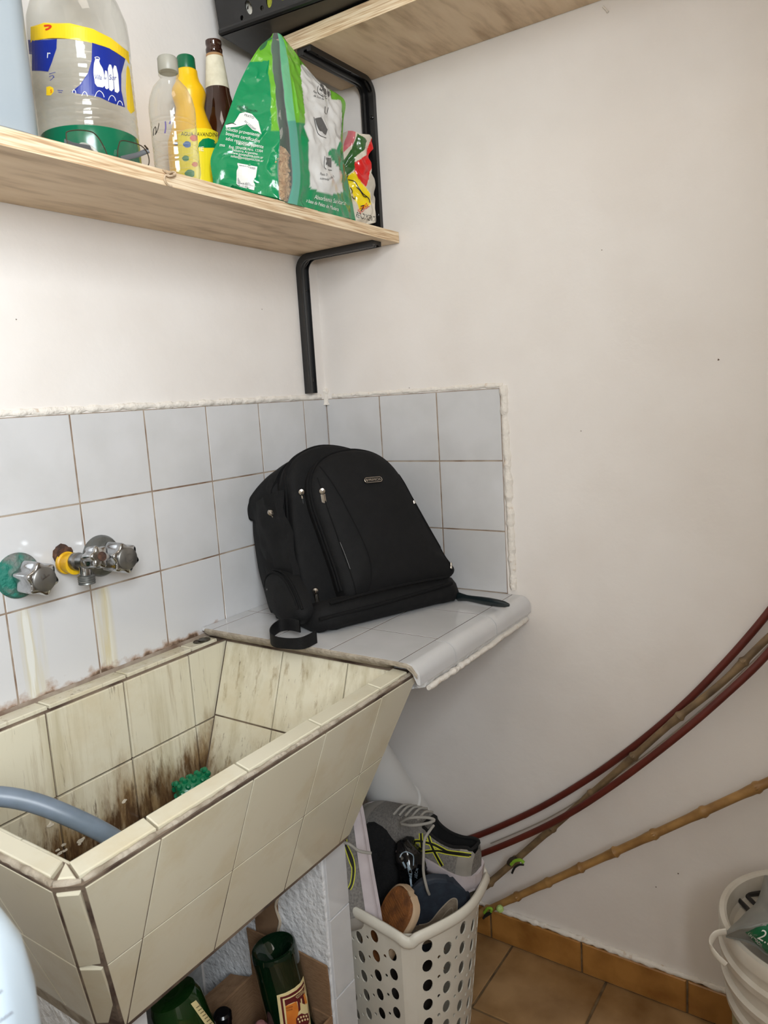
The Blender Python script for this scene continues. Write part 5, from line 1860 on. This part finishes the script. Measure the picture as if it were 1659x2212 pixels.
def lump(name, label, cat, pts, rads, m, amp, sc_, n=26):
    """soft crumpled mass around a bent spine"""
    C_ = crom(pts, 5)
    R_l = [p.x for p in crom([V((r, 0, 0)) for r in rads], 5)]
    rows_, ref = [], V((.3, .2, 1))
    for i, p in enumerate(C_):
        t = (C_[min(i + 1, len(C_) - 1)] - C_[max(i - 1, 0)]).normalized()
        x = (V((1, .2, .1)) - t * t.dot(V((1, .2, .1)))).normalized()
        y = t.cross(x)
        row = []
        for k in range(n):
            a = 2 * pi * k / n
            q = p + x * (R_l[i] * cos(a)) + y * (R_l[i] * sin(a))
            d = (abs(noise.noise(q * sc_)) - .25) * amp + noise.noise(q * sc_ * 2.7) * amp * .35
            row.append(q + (q - p).normalized() * d)
        rows_.append(row)
    mb = MB().grid(rows_, closeu=True)
    mb.cap(rows_[0]); mb.cap(rows_[-1])
    o = mb.build(name, m, ang=60)
    return tag(o, label, cat)


M['knit'] = mat('black_knit', (9, 9, 10), .95, bump=.003, bscale=180)
lump('knitted_garment', 'black ribbed knitted garment stuffed between the two grey running shoes', 'clothing', [at(772, 1905, 1.57), at(788, 1850, 1.555), at(802, 1814, 1.55), at(836, 1810, 1.55), at(848, 1842, 1.55), at(846, 1890, 1.55), at(850, 1960, 1.56), at(858, 2010, 1.57)], [.02, .044, .034, .032, .044, .046, .048, .03], M['knit'], .016, 26)
M['black_bag'] = mat('black_film', (10, 11, 13), .12, spec=.7)
pbag = lump('plastic_bag', 'crumpled glossy black plastic bag with pale print between the shoes', 'bag', [at(866, 1815, 1.485), at(880, 1842, 1.475), at(892, 1880, 1.48), at(899, 1920, 1.49), at(903, 1960, 1.50), at(904, 1990, 1.51)], [.014, .026, .029, .028, .024, .018], M['black_bag'], .020, 34, 30)
tr = bvh(pbag)
M['pale_blue'] = mat('pale_blue_print', (132, 148, 160), .4)
for q, w_ in (([(864, 1852), (868, 1844), (876, 1840), (886, 1843), (893, 1850), (893, 1870)], 2.2), ([(870, 1862), (874, 1870), (876, 1876)], 4), ([(880, 1862), (884, 1875), (888, 1885), (887, 1900), (889, 1915), (888, 1928)], 4.5), ([(880, 1872), (884, 1888), (886, 1900)], 2),
              ([(900, 1903), (904, 1912), (905, 1926), (909, 1936)], 2.6), ([(872, 1958), (877, 1962), (882, 1960)], 2), ([(881, 1965), (886, 1968), (884, 1974)], 2), ([(895, 1933), (898, 1938)], 2)):
    stick_line(tr, q, w_, M['pale_blue'], pbag, 'print_mark', .0008)
stick_text(tr, 'RECIE', 9, 901, 1898, -84, M['pale_blue'], pbag, 'lettering', .0008)
lump('folded_sack', 'dark folded sack lining the basket under the shoes', 'bag', [V((-.33, -.36, .03)), V((-.325, -.35, .10)), V((-.315, -.33, .115)), V((-.31, -.32, .125))], [.05, .072, .070, .03], mat('dark_sack', (44, 38, 34), .9), .02, 16)

# ------------------------------------------------------------------ pipe, canes, hoops
M['pvc'] = mat('white_pvc', (214, 214, 212), .3)
a_, b_ = at(770, 1598, 1.62), onplane(880, 1768, 0, -.062)
d = (b_ - a_).normalized()
bot = b_
pv = thing('drain_pipe', 'wide white plastic pipe slanting down behind the shoe basket under the ledge', 'pipe', tuple(bot))
PIPE = [a_ - d * .10, bot]
mb = MB().tube(PIPE, .054, 48, caps=False)
mb.tube([PIPE[0], PIPE[1]], .0505, 48, caps=False)
mb.build('tube', M['pvc'], pv)
MB().tube([PIPE[1] - d * .07, PIPE[1] - d * .066, PIPE[1] - d * .004, PIPE[1]], [.054, .058, .058, .054], 48).build('socket', M['pvc'], pv)

M['bamboo'] = mat('bamboo', (172, 132, 78), .45, rgb2=(134, 98, 56), nscale=14, nlo=.35, nhi=.7, stretch=(6, 2, 2))
M['bamboo_old'] = mat('weathered_bamboo', (136, 112, 80), .6, rgb2=(92, 74, 54), nscale=16, nlo=.35, nhi=.7, stretch=(6, 2, 2))
M['lime'] = mat('lime_tie', (132, 176, 48), .5)
M['lime_pale'] = mat('pale_green_bead', (176, 206, 124), .5)


def cane(name, label, pts, r0, r1, m, nodes, crook=.0):
    C_ = crom(pts, 14)
    L_ = [0]
    for i in range(1, len(C_)): L_.append(L_[-1] + (C_[i] - C_[i - 1]).length)
    tot = L_[-1]
    P, R = [], []
    k = 0
    n = 240
    for i in range(n + 1):
        s = tot * i / n
        while k < len(L_) - 2 and L_[k + 1] < s: k += 1
        p = C_[k].lerp(C_[k + 1], (s - L_[k]) / (L_[k + 1] - L_[k]))
        r = r0 + (r1 - r0) * i / n
        for nd in nodes:
            q = (s - nd * tot)
            r += .0030 * math.exp(-(q / .0045) ** 2) + .0012 * math.exp(-((q + .012) / .012) ** 2)
        P.append(p + wob(p, 9, crook))
        R.append(r)
    t = thing(name, label, 'cane', tuple(P[0]))
    MB().tube(P, R, 14).build('stem', m, t)
    for nd in nodes[::2]:       # bud scars at some joints
        i = int(nd * n)
        MB().lathe([(0, -.006), (.003, -.003), (.0034, .001), (0, .006)], P[i] + V((-R[i] * .8, -.2 * R[i], .3 * R[i])), 8, (P[min(i + 3, n)] - P[max(i - 3, 0)])).build('bud_scar', m, t)
    return t, P


p0, p1 = onplane(1050, 1967, 0, -.062), onplane(1659, 1690, 0, -.040)
dd = (p1 - p0)
c1, P1 = cane('bamboo_cane', 'pale bamboo cane with a green bead leaning low along the right wall', [p0 - dd * .235, p0, p0.lerp(p1, .5), p1, p1 + dd * .35], .0072, .0088, M['bamboo'], [.06, .155, .235, .315, .395, .475, .56, .66, .76, .86])
pts2 = [onplane(u, v, 0, x) for u, v, x in ((1010, 1945, -.050), (1075, 1892, -.046), (1180, 1800, -.042), (1340, 1660, -.037), (1450, 1562, -.034), (1560, 1474, -.032), (1659, 1378, -.030))]
pts2.append(pts2[-1] + V((-.004, -.10, .12)))
c2, P2 = cane('bamboo_cane', 'weathered grey-brown bamboo cane lying between the two dark red flexible rods', pts2, .0074, .0062, M['bamboo_old'], [.08, .17, .29, .41, .53, .65, .8])


def tie(parent, pts, r, m, name):
    MB().tube(crom(pts, 5), r, 8).build(name, m, parent)


tie(c1, [onplane(u, v, 0, -.075) for u, v in ((1046, 1972), (1054, 1962), (1062, 1964), (1058, 1972), (1050, 1976))], .0032, M['lime'], 'twist_tie')
tie(c1, [onplane(u, v, 0, -.078) for u, v in ((1044, 1984), (1052, 1974), (1060, 1972), (1048, 1980))], .0026, M['blk_rubber'], 'rubber_loop')
MB().lathe([(0, -.0085), (.006, -.006), (.0085, 0), (.006, .006), (0, .0085)], onplane(1080, 1963, 0, -.078), 18, (0, .5, .8)).build('bead', M['lime_pale'], c1)
tie(c2, [onplane(u, v, 0, -.066) for u, v in ((1104, 1868), (1112, 1860), (1124, 1858), (1132, 1864))], .0036, M['lime'], 'twist_tie')
tie(c2, [onplane(u, v, 0, -.068) for u, v in ((1106, 1886), (1112, 1874), (1122, 1868), (1131, 1868))], .0024, M['blk_rubber'], 'rubber_loop')
tie(c2, [onplane(u, v, 0, -.06) for u, v in ((1100, 1866), (1106, 1858), (1114, 1856))], .0065, mat('dark_tape', (54, 44, 34), .6), 'tape')

M['rod_red'] = mat('dark_red_rod', (96, 34, 22), .5, rgb2=(84, 28, 18), nscale=20)
H1 = [onplane(u, v, 0, x) for u, v, x in ((930, 1835, -.030), (1015, 1811, -.026), (1110, 1772, -.020), (1200, 1726, -.016), (1320, 1649, -.014), (1450, 1546, -.014), (1560, 1438, -.014), (1659, 1324, -.014))]
H1.append(H1[-1] + V((0, -.05, .09)))
tag(MB().tube(crom(H1, 8), .0068, 14).build('flexible_rod', M['rod_red']), 'upper of the two dark red rods curving up along the right wall', 'rod', 'dark red curved rods')
H2 = [onplane(u, v, 0, x) for u, v, x in ((960, 1870, -.050), (1060, 1837, -.062), (1200, 1774, -.070), (1320, 1699, -.070), (1450, 1601, -.064), (1560, 1507, -.056), (1659, 1411, -.048))]
H2.append(H2[-1] + V((0, -.05, .09)))
tag(MB().tube(crom(H2, 8), .0066, 14).build('flexible_rod', M['rod_red']), 'lower of the two dark red rods curving up along the right wall', 'rod', 'dark red curved rods')
H3 = [onplane(u, v, 0, -.004) for u, v in ((1060, 1822), (1180, 1769), (1290, 1703), (1380, 1641), (1470, 1571), (1560, 1492), (1659, 1394))]
H3.append(H3[-1] + V((0, -.05, .08)))
tag(MB().tube(crom(H3, 8), .0013, 8).build('thin_line', mat('pale_line', (176, 166, 154), .5)), 'thin pale line running just above the lower dark red rod', 'line')
lip('paint_drip', [(-.001, -.68, 1.925), (-.004, -.69, 1.912)], .0016, wr)

# ------------------------------------------------------------------ bucket at the right
KC, KR, KZ = V((-.178, -1.062, 0)), .150, .400
M['bucket'] = mat('white_bucket', (208, 202, 190), .42, rgb2=(196, 188, 174), nscale=16)
M['bucket_low'] = mat('translucent_bucket', (158, 158, 124), .4)
bu = thing('bucket', 'white lidded plastic bucket by the right wall carrying a grey bag', 'bucket', tuple(KC))
MB().lathe([(.118, .001), (.122, .004), (.128, .20), (.130, .255)], KC, 64).build('body', M['bucket_low'], bu)
MB().lathe([(.126, .250), (.139, .252), (.140, .262), (.133, .266), (.134, .292), (.145, .296), (.147, .306), (.139, .310), (.140, .336), (.149, .340), (.1505, .352), (.144, .356), (.145, .372), (.150, .376), (.151, .394), (.149, .400), (.142, .401), (.138, .398), (.134, .372), (.128, .366), (0, .366)], KC, 72).build('ribbed_collar', M['bucket'], bu)
ang = radians(158)
hp = KC + V((.150 * cos(ang), .150 * sin(ang), .318))
tg_ = V((-sin(ang), cos(ang), 0)); ou = V((cos(ang), sin(ang), 0))
P = crom([onplane(1568, 2012, 0, -.290), onplane(1545, 2018, 0, -.300), onplane(1536, 2042, 0, -.305), onplane(1548, 2064, 0, -.310), onplane(1568, 2084, 0, -.312)], 6)
MB().tube(P, .0052, 12, flat=.5, up=(0, 0, 1)).build('handle', M['bucket'], bu)
M['wire'] = mat('dark_wire', (38, 34, 32), .5)
zc = .3685
P = [onplane(u, v, 2, zc + .004) for u, v in ((1640, 1990), (1612, 1960), (1591, 1939), (1600, 1935), (1659, 1927))]
hw = thing('wire_holder', 'dark bent wire piece lying on the bucket lid beside the grey bag', 'wire', tuple(P[2]))
MB().tube([a.lerp(b, k / 5) for a, b in zip(P, P[1:]) for k in range(5)] + [P[-1]], .0040, 10).build('frame', M['wire'], hw)
MB().tube([onplane(1612, 1934, 2, zc + .004), onplane(1628, 1950, 2, zc + .004), onplane(1640, 1962, 2, zc + .004)], .0036, 10).build('cross_wire', M['wire'], hw)
gp = [(1568, 2022), (1575, 2006), (1592, 1990), (1612, 1970), (1632, 1952), (1642, 1930), (1650, 1898), (1659, 1892), (1720, 1900), (1760, 1960), (1750, 2060), (1700, 2080), (1659, 2062), (1630, 2040), (1600, 2028)]
G_ = []
ce = (1668, 1990)
for s in (1.0, .96, .85, .7, .5, .3, .1, .01):
    row = []
    for u, v in [(p.x, p.y) for p in crom([V((a, b, 0)) for a, b in gp], 3, True)]:
        uu, vv = ce[0] + (u - ce[0]) * s, ce[1] + (v - ce[1]) * s
        h = .407 + .050 * (1 - s ** 2.2)
        p = onplane(uu, vv, 2, h)
        w_ = wob(p, 26, .012 if s < .97 else .003)
        p = p + V((w_.x * .3, w_.y * .3, abs(w_.z)))
        row.append(p)
    G_.append(row)
M['grey_bag'] = mat('grey_film', (134, 136, 130), .32, rgb2=(120, 122, 118), nscale=14)
gb_ = thing('soil_bag', 'crumpled grey bag with a green label lying across the white bucket', 'bag', tuple(onplane(1668, 1990, 2, .407)))
mb = MB().grid(G_, closeu=True)
low = [V((p.x, p.y, .4045)) for p in G_[0]]
mb.grid([low, G_[0]], closeu=True)
mb.cap(low)
go = mb.build('sheet', M['grey_bag'], gb_, ang=70)
tr = bvh(go)
M['label_green'] = mat('label_green', (6, 98, 62), .3)
stick_poly(tr, [(1610, 2014), (1632, 2004), (1665, 1994), (1720, 1985), (1740, 2060), (1680, 2072), (1655, 2058), (1630, 2036)], M['label_green'], gb_, 'label', .0010, 5)
stick_text(tr, '2.5', 34, 1634, 2026, 32, M['white_print'], gb_, lift=.0018)
stick_text(tr, 'UNIDAD', 9, 1614, 2019, 42, M['white_print'], gb_, lift=.0018)
# ------------------------------------------------------------------ box of bottles under the sink
M['card'] = mat('cardboard', (150, 116, 84), .85, rgb2=(128, 96, 66), nscale=22, nlo=.4, nhi=.7, stretch=(3, 3, 18), bump=.0010, bscale=110)
M['card_in'] = mat('cardboard_inside', (132, 102, 74), .9, rgb2=(112, 84, 58), nscale=22)
cb = thing('cardboard_box', 'open cardboard box full of bottles under the sink', 'box', (-.73, -.165, 0))
X0, X1, Y0, Y1, HB = -.895, -.5435, -.345, -.150, .200
th = .004
bm_ = MB().box((X0, Y0, .001), (X1, Y1, .005))
bm_.box((X0, Y0, .005), (X0 + th, Y1, HB)).box((X1 - th, Y0, .005), (X1, Y1, HB)).box((X0 + th, Y0, .005), (X1 - th, Y0 + th, HB)).box((X0 + th, Y1 - th, .005), (X1 - th, Y1, HB))
bm_.build('body', M['card'], cb, ang=0)


def flap(p, q, d, name='flap', m=None):
    p, q, d = V(p), V(q), V(d)
    n = (q - p).cross(d).normalized() * .0036
    P = [[p.lerp(q, i / 6) + d * (j / 5) + wob(p.lerp(q, i / 6) + d * (j / 5), 14, .003) for i in range(7)] for j in range(6)]
    Q = [[a + n for a in r] for r in P]
    mb = MB().grid(P).grid(Q, flip=True)
    for a, b in ((P[0], Q[0]), (P[-1], Q[-1]), ([r[0] for r in P], [r[0] for r in Q]), ([r[-1] for r in P], [r[-1] for r in Q])): mb.grid([a, b])
    return mb.build(name, m or M['card'], cb, ang=60)


flap((X1 - .002, Y0 + .002, HB), (X1 - .002, Y1 - .002, HB), (-.001, 0, .100))            # right flap up against the leg
flap((X0 + .006, Y1 - .003, HB), (X1 - .01, Y1 - .003, HB), (0, .05, -.012))       # back flap up
flap((X0 + .006, Y0 + .001, HB), (X1 - .03, Y0 + .001, HB), (.0, -.10, .012))     # front flap out
c3 = thing('cardboard_sheet', 'brown cardboard flap sticking up in the corner between wall and masonry leg', 'cardboard', (-.545, -.2, .0))
MB().prism([(-.5352, -.222, .02), (-.5352, -.228, .385), (-.5352, -.210, .402), (-.5352, -.190, .398), (-.5352, -.168, .392), (-.5352, -.165, .02)], (-.0025, 0, 0)).build('sheet', M['card_in'], c3, ang=0)
M['torn_paper'] = mat('torn_paper', (188, 172, 150), .9)
lipc = [V((-.5385, -.2285 + .004 * sin(k), .30 + .10 * k / 12)) for k in range(13)]
MB().tube(lipc, [.0028 + .0018 * noise.noise(p * 150) for p in lipc], 6).build('torn_edge', M['torn_paper'], c3)

M['green_glass'] = mat('green_glass', (6, 24, 14), .05, spec=.8, rgb2=(10, 34, 16), nscale=10)
M['green_glass2'] = mat('leaf_green_glass', (14, 40, 14), .05, spec=.8, rgb2=(24, 60, 18), nscale=10)
# upside-down wine bottle
A0 = at(590, 2043, 1.295)
axA = (V((0, 0, -1)) + RGT * .14 + FWD * -.02).normalized()
wnb = thing('wine_bottle', 'dark green wine bottle upside down with a red and orange label', 'bottle', tuple(A0))
RA = .0390
punt = [(0, .030), (.008, .028), (.018, .018), (.026, .006), (.032, .0012), (.0350, .0), (.0375, .0018), (.0386, .006), (RA, .012), (RA, .165), (.037, .185), (.028, .210), (.018, .232), (.0150, .25), (.0145, .285), (.0158, .287), (.0158, .292), (.0135, .293), (0, .293)]
MB().lathe(punt, A0, 56, axA).build('body', M['green_glass'], wnb)
xa = axA.orthogonal().normalized(); ya = axA.cross(xa)
kn = MB()
for k in range(64):
    a = 2 * pi * k / 64
    kn.lathe([(.0009, 0), (.0007, .0007), (0, .0009)], A0 + axA * .0006 + (xa * cos(a) + ya * sin(a)) * .0350, 6, -axA)
tag(kn.build('knurling', M['green_glass'], wnb), kind='stuff')
bt = BVHTree.FromPolygons([A0 + axA * h + (xa * cos(2 * pi * k / 80) + ya * sin(2 * pi * k / 80)) * (RA + .0004) for h in (.0, .17) for k in range(80)], [(k, (k + 1) % 80, 80 + (k + 1) % 80, 80 + k) for k in range(80)])
M['cream_paper'] = mat('cream_paper', (222, 204, 150), .5)
M['maroon'] = mat('maroon_print', (92, 22, 26), .5)
M['orange'] = mat('orange_print', (214, 128, 44), .5, rgb2=(190, 96, 34), nscale=30)
ph = lambda x, y: (520 + x * 160 / 1659, 2000 + y * 160 / 1659)
lay = [([(805, 1560), (1000, 1500), (1200, 1390), (1330, 1280), (1405, 1120), (1480, 1500), (1580, 2300), (900, 2300)], M['cream_paper'], 'label'),
       ([(880, 1600), (1060, 1550), (1250, 1440), (1360, 1330), (1410, 1230), (1490, 1560), (1560, 2300), (975, 2300)], M['maroon'], 'label_print'),
       ([(935, 1640), (1100, 1590), (1270, 1490), (1370, 1390), (1415, 1290), (1490, 1600), (1550, 2300), (1020, 2300)], M['cream_paper'], 'label_print'),
       ([(978, 1665), (1110, 1620), (1280, 1510), (1380, 1420), (1420, 1340), (1440, 1560), (1440, 1760), (1250, 1690), (1000, 1800)], M['maroon'], 'label_print'),
       ([(1000, 1800), (1250, 1690), (1300, 1900), (1270, 2060), (1230, 2300), (1050, 2300)], M['orange'], 'label_print'),
       ([(1265, 1660), (1320, 1630), (1340, 1880), (1300, 1930)], M['maroon'], 'label_print'),
       ([(1400, 1560), (1430, 1500), (1490, 1720), (1450, 1760)], M['orange'], 'label_print'),
       ([(1340, 1640), (1365, 1620), (1395, 1860), (1370, 1880)], M['cream_paper'], 'label_print'),
       ([(1240, 2080), (1290, 2010), (1360, 1960), (1440, 1980), (1500, 1950), (1540, 2100), (1500, 2300), (1260, 2300)], M['maroon'], 'label_print')]
for i, (poly, m_, nm) in enumerate(lay):
    stick_poly(bt, [ph(*p) for p in poly], m_, wnb, nm, .0004 + .00035 * i, 4)
for x, y in ((1290, 2090), (1350, 2050), (1410, 2030), (1470, 2020), (1320, 2150), (1380, 2120), (1440, 2100), (1500, 2090)):
    u, v = ph(x, y)
    stick_poly(bt, [(u + 2.0 * cos(k * pi / 4), v + 2.6 * sin(k * pi / 4)) for k in range(8)], M['cream_paper'], wnb, 'label_print', .0042, 2)
u, v = ph(1420, 1440)
stick_text(bt, 'MENDOZA', 9, *ph(1410, 1420), 138, M['cream_paper'], wnb, lift=.0040, sx=.55, align=0)
stick_text(bt, 'MENDOZA', 4.5, *ph(1160, 1790), 163, M['maroon'], wnb, lift=.0040, sx=.7)
stick_text(bt, 'NRO DE 750', 4.5, *ph(1160, 1850), 165, M['maroon'], wnb, lift=.0040, sx=.55)
# leaning green bottle with a clipped label
B0 = at(386, 2178, 1.20)
axB = (RGT * .30 + DWN * .88 + FWD * .12).normalized()
gbn = thing('green_bottle', 'leaf green bottle lying head down at the left of the cardboard box', 'bottle', tuple(B0))
RB2 = .0415
MB().lathe([(0, -.030), (.010, -.0305), (.024, -.031), (.036, -.026), (.0405, -.014), (RB2, .0), (RB2, .10), (.036, .13), (.02, .165), (.014, .18), (.014, .21), (0, .21)], B0, 56, axB).build('body', M['green_glass2'], gbn)
xa = axB.orthogonal().normalized(); ya = axB.cross(xa)
bt = BVHTree.FromPolygons([B0 + axB * h + (xa * cos(2 * pi * k / 80) + ya * sin(2 * pi * k / 80)) * (RB2 + .0004) for h in (-.03, .11) for k in range(80)], [(k, (k + 1) % 80, 80 + (k + 1) % 80, 80 + k) for k in range(80)])
pk = lambda x, y: (300 + x * 220 / 1659, 2100 + y * 220 / 1659)
stick_poly(bt, [pk(*p) for p in ((845, 515), (930, 455), (1230, 850), (1320, 1000), (1190, 1050), (1080, 850))], M['cream_paper'], gbn, 'label', .0006, 4)
for k in range(9):
    x, y = 935 + 34 * k, 585 + 45 * k
    stick_line(bt, [pk(x, y), pk(x + 55, y - 40)], 2.0, mat('label_text', (120, 104, 70), .6) if k == 0 else bpy.data.materials['label_text'], gbn, 'label_line', .0012)
# foil-topped bottle standing upright
nk = thing('capped_bottle', 'bottle with a black foil top standing upright in the cardboard box', 'bottle', tuple(V((*at(480, 2185, 1.28).xy, .006))))
N0 = at(480, 2185, 1.28)
c = V((N0.x, N0.y, .006))
hN = N0.z - .006
M['foil'] = mat('black_foil', (12, 11, 13), .22, spec=.6)
MB().lathe([(0, hN), (.012, hN - .0005), (.0152, hN - .004), (.0155, hN - .016), (.0142, hN - .018), (.0140, hN - .06)], c, 36).build('foil_cap', M['foil'], nk)
MB().lathe([(.001, .004), (.034, .0), (.036, .006), (.036, hN - .14), (.030, hN - .11), (.018, hN - .085), (.0138, hN - .058)], c, 40).build('body', M['green_glass'], nk)
# a pink onion-like tip between the bottles
PK = at(563, 2222, 1.29)
pkt = MB().lathe([(0, -.10), (.016, -.09), (.021, -.05), (.019, -.02), (.0135, .004), (.007, .011), (0, .0125)], PK, 24, (V((0, 0, 1)) + RGT * .1)).build('pink_stopper', mat('dusty_pink', (150, 100, 98), .6))
tag(pkt, 'rounded dusty pink tip poking up beside the upside-down wine bottle', 'stopper')

# ------------------------------------------------------------------ detergent bottle in the foreground, on a machine top
M['detergent'] = mat('white_blue_plastic', (206, 220, 230), .3, rgb2=(200, 216, 228), nscale=5)
det = thing('detergent_bottle', 'white plastic bottle with grey lettering standing close by in the lower left', 'bottle', (-1.276, -.666, .854))
DC = V((-1.276, -.666, .854))
th_ = radians(35)
cr_, sr_ = cos(th_), sin(th_)


def dl(levels):
    rows_ = []
    for z, hx, hy, r in levels:
        rows_.append([DC + V((cr_ * x - sr_ * y, sr_ * x + cr_ * y, z)) for x, y in rbox(0, 0, hx, hy, min(r, hx * .99, hy * .99), 8)])
    mb = MB().grid(rows_, closeu=True)
    mb.cap(rows_[0]); mb.cap(rows_[-1])
    return mb


do = dl([(0, .034, .060, .028), (.006, .038, .065, .03), (.075, .038, .065, .03), (.105, .036, .062, .03), (.125, .031, .056, .03), (.140, .024, .046, .023), (.149, .015, .034, .0149), (.153, .013, .016, .0129), (.172, .013, .0135, .0129)]).build('body', M['detergent'], det)
MB().lathe([(.016, .168), (.0165, .169), (.0165, .190), (.014, .192), (0, .192)], DC, 32).build('cap', M['white_plastic'], det)
bt = bvh(do)
M['grey_letter'] = mat('grey_lettering', (120, 118, 128), .5)
stick_text(bt, 'clean', 13, 7, 2142, -38, M['grey_letter'], det, lift=.0006, align=1)
stick_text(bt, 'solution', 13, 29, 2189, -36, M['grey_letter'], det, lift=.0006, align=1)
wm = thing('washing_machine', 'white washing machine left of the sink under the foreground bottle', 'washing machine', (-1.51, -.425, 0))
rows_ = [[V((x, y, zz)) for x, y in rbox(-1.5075, -.425, h, .30, .02, 4)] for zz, h in ((.015, .2925), (.84, .2925), (.852, .2925), (.8535, .2905))]
mb = MB().grid(rows_, closeu=True); mb.cap(rows_[0]); mb.cap(rows_[-1])
mb.build('cabinet', M['white_plastic'], wm, ang=40)
MB().lathe([(.155, 0), (.165, .006), (.160, .018), (.135, .022), (.12, .012), (0, .010)], (-1.5075, -.7252, .42), 40, AX).build('door', M['white_plastic'], wm)
for a in (-1.74, -1.275):
    for b in (-.68, -.17):
        MB().lathe([(.02, .001), (.02, .016)], (a, b, 0), 16).build('foot', M['grey_dark'], wm)

# ------------------------------------------------------------------ black crate on the upper shelf
M['crate'] = mat('black_crate', (22, 22, 23), .38, rgb2=(34, 34, 35), nscale=30, nlo=.55, nhi=.75)
K0 = V((-.292, -.039, S2T + .004))
d1, d2 = V((.11, -.994, 0)).normalized(), V((.994, .11, 0)).normalized()
crt = thing('plastic_crate', 'black perforated plastic crate overhanging the left end of the upper shelf', 'crate', tuple(K0))
LX, LY, LH = .40, .25, .22
fl_o = .10      # walls lean outwards
cm = MB()


def cpt(a, b, h):
    """a along the long side, b across, h up; walls lean outwards"""
    return K0 + d1 * (a + (-fl_o * h * .35 if a < .01 else fl_o * h * .35 if a > LX - .01 else 0)) + d2 * (b + (-fl_o * h * .9 if b < .01 else 0)) + V((0, 0, h))


def perforated(corner, W, H, fn, holes):
    vs, ed = [], []

    def loop(pts):
        k = len(vs)
        vs.extend(V(p) for p in pts)
        ed.extend((k + i, k + (i + 1) % len(pts)) for i in range(len(pts)))
    loop([(0, 0), (W, 0), (W, H), (0, H)])
    for x, y, r1, r2, tl in holes:
        loop([(x + cos(tl) * r1 * cos(t) - sin(tl) * r2 * sin(t), y + sin(tl) * r1 * cos(t) + cos(tl) * r2 * sin(t)) for t in [2 * pi * k / 16 for k in range(16)]])
    r = delaunay_2d_cdt(vs, ed, [], 0, 1e-6)

    def inh(p):
        for x, y, r1, r2, tl in holes:
            dx, dy = p[0] - x, p[1] - y
            a, b = dx * cos(tl) + dy * sin(tl), -dx * sin(tl) + dy * cos(tl)
            if (a / r1) ** 2 + (b / r2) ** 2 < .97: return True
        return False
    return thicken([fn(p.x, p.y) for p in r[0]], [list(f) for f in r[2] if not inh(sum((r[0][i] for i in f), V((0, 0))) / 3)], lambda p: d2 * .003)


ho = []
for i in range(7):
    for j in range(4):
        x, y = .071 + .047 * i, .030 + .047 * j
        ho.append((x, y, .0068, .0130, .30 if i % 2 == 0 else -.15))
        ho.append((x - .018 + (.045 if i == 1 else 0) * 0, y - .013 + .004 * (i % 3), .0040, .0043, 0))
ho = [h for h in ho if h[1] + h[3] < LH - .02 and h[1] - h[3] > .006 and h[0] + .02 < LX]
for nm, fn, W in (('front', lambda a, h: cpt(a, 0, h), LX), ('back', lambda a, h: K0 + d1 * a + d2 * LY + V((0, 0, h)), LX)):
    perforated(None, W, LH, fn, ho).build('side_wall', M['crate'], crt, ang=30, fixn=False)
ew = MB()
for a, s in ((0, -1), (LX, 1)):
    ew.grid([[K0 + d1 * (a + s * fl_o * h * .35) + d2 * (b - (fl_o * h * .9 if b == 0 else 0)) + V((0, 0, h)) for b in (0, LY / 2, LY)] for h in (0, LH)])
o = ew.build('end_wall', M['crate'], crt, ang=30)
sm = o.modifiers.new('thickness', 'SOLIDIFY'); sm.thickness, sm.offset = .003, 0
MB().prism([K0 + d1 * a + d2 * b for a, b in ((0, 0), (LX, 0), (LX, LY), (0, LY))], (0, 0, .003)).build('base', M['crate'], crt, ang=0)
MB().tube([K0 + d1 * .0 + V((0, 0, .006)) - d2 * .001, K0 + d1 * LX + V((0, 0, .006)) - d2 * .001], .0055, 8).build('base_rib', M['crate'], crt)
MB().tube([K0 + V((0, 0, .006)), K0 + d2 * LY + V((0, 0, .006))], .0055, 8).build('base_rib', M['crate'], crt)
MB().tube([cpt(0, 0, LH), cpt(LX, 0, LH), K0 + d1 * (LX + .008) + d2 * LY + V((0, 0, LH)), K0 - d1 * .008 + d2 * LY + V((0, 0, LH))], .007, 8, close=True).build('rim', M['crate'], crt)
# things glimpsed through the holes
for nm, lb_, a, b, cc_, hh, ww in (('printed_packet', 'pale printed packet glimpsed through the crate holes at the corner', .066, .010, (226, 222, 210), .15, .040), ('green_packet', 'yellow-green packet glimpsed through the crate holes beside the pale one', .118, .010, (176, 178, 66), .15, .040)):
    c = K0 + d1 * a + d2 * b + V((0, 0, .004))
    pa = [[c + d1 * (ww * (i / 8 - .5)) + d2 * (.004 * noise.noise(V((i * .7, j * .6, a * 50)))) + V((0, 0, hh * j / 8)) for i in range(9)] for j in range(9)]
    pb_ = [[p + d2 * .012 for p in r] for r in pa]
    mb = MB().grid(pa).grid(pb_, flip=True)
    for q, r in ((pa[0], pb_[0]), (pa[-1], pb_[-1]), ([x[0] for x in pa], [x[0] for x in pb_]), ([x[-1] for x in pa], [x[-1] for x in pb_])): mb.grid([q, r])
    tag(mb.build(nm, mat(nm, cc_, .4, rgb2=(60, 52, 44) if nm == 'printed_packet' else (126, 130, 44), nscale=40, nlo=.58, nhi=.62), ang=60), lb_, 'packet')
c = K0 + d1 * .168 + d2 * .018 + V((0, 0, .004))
tag(MB().lathe([(.02, 0), (.022, .003), (.022, .12), (.012, .14), (0, .14)], c + d2 * .01, 24).build('white_bottle', M['white_plastic']), 'white bottle glimpsed through the middle holes of the crate', 'bottle')
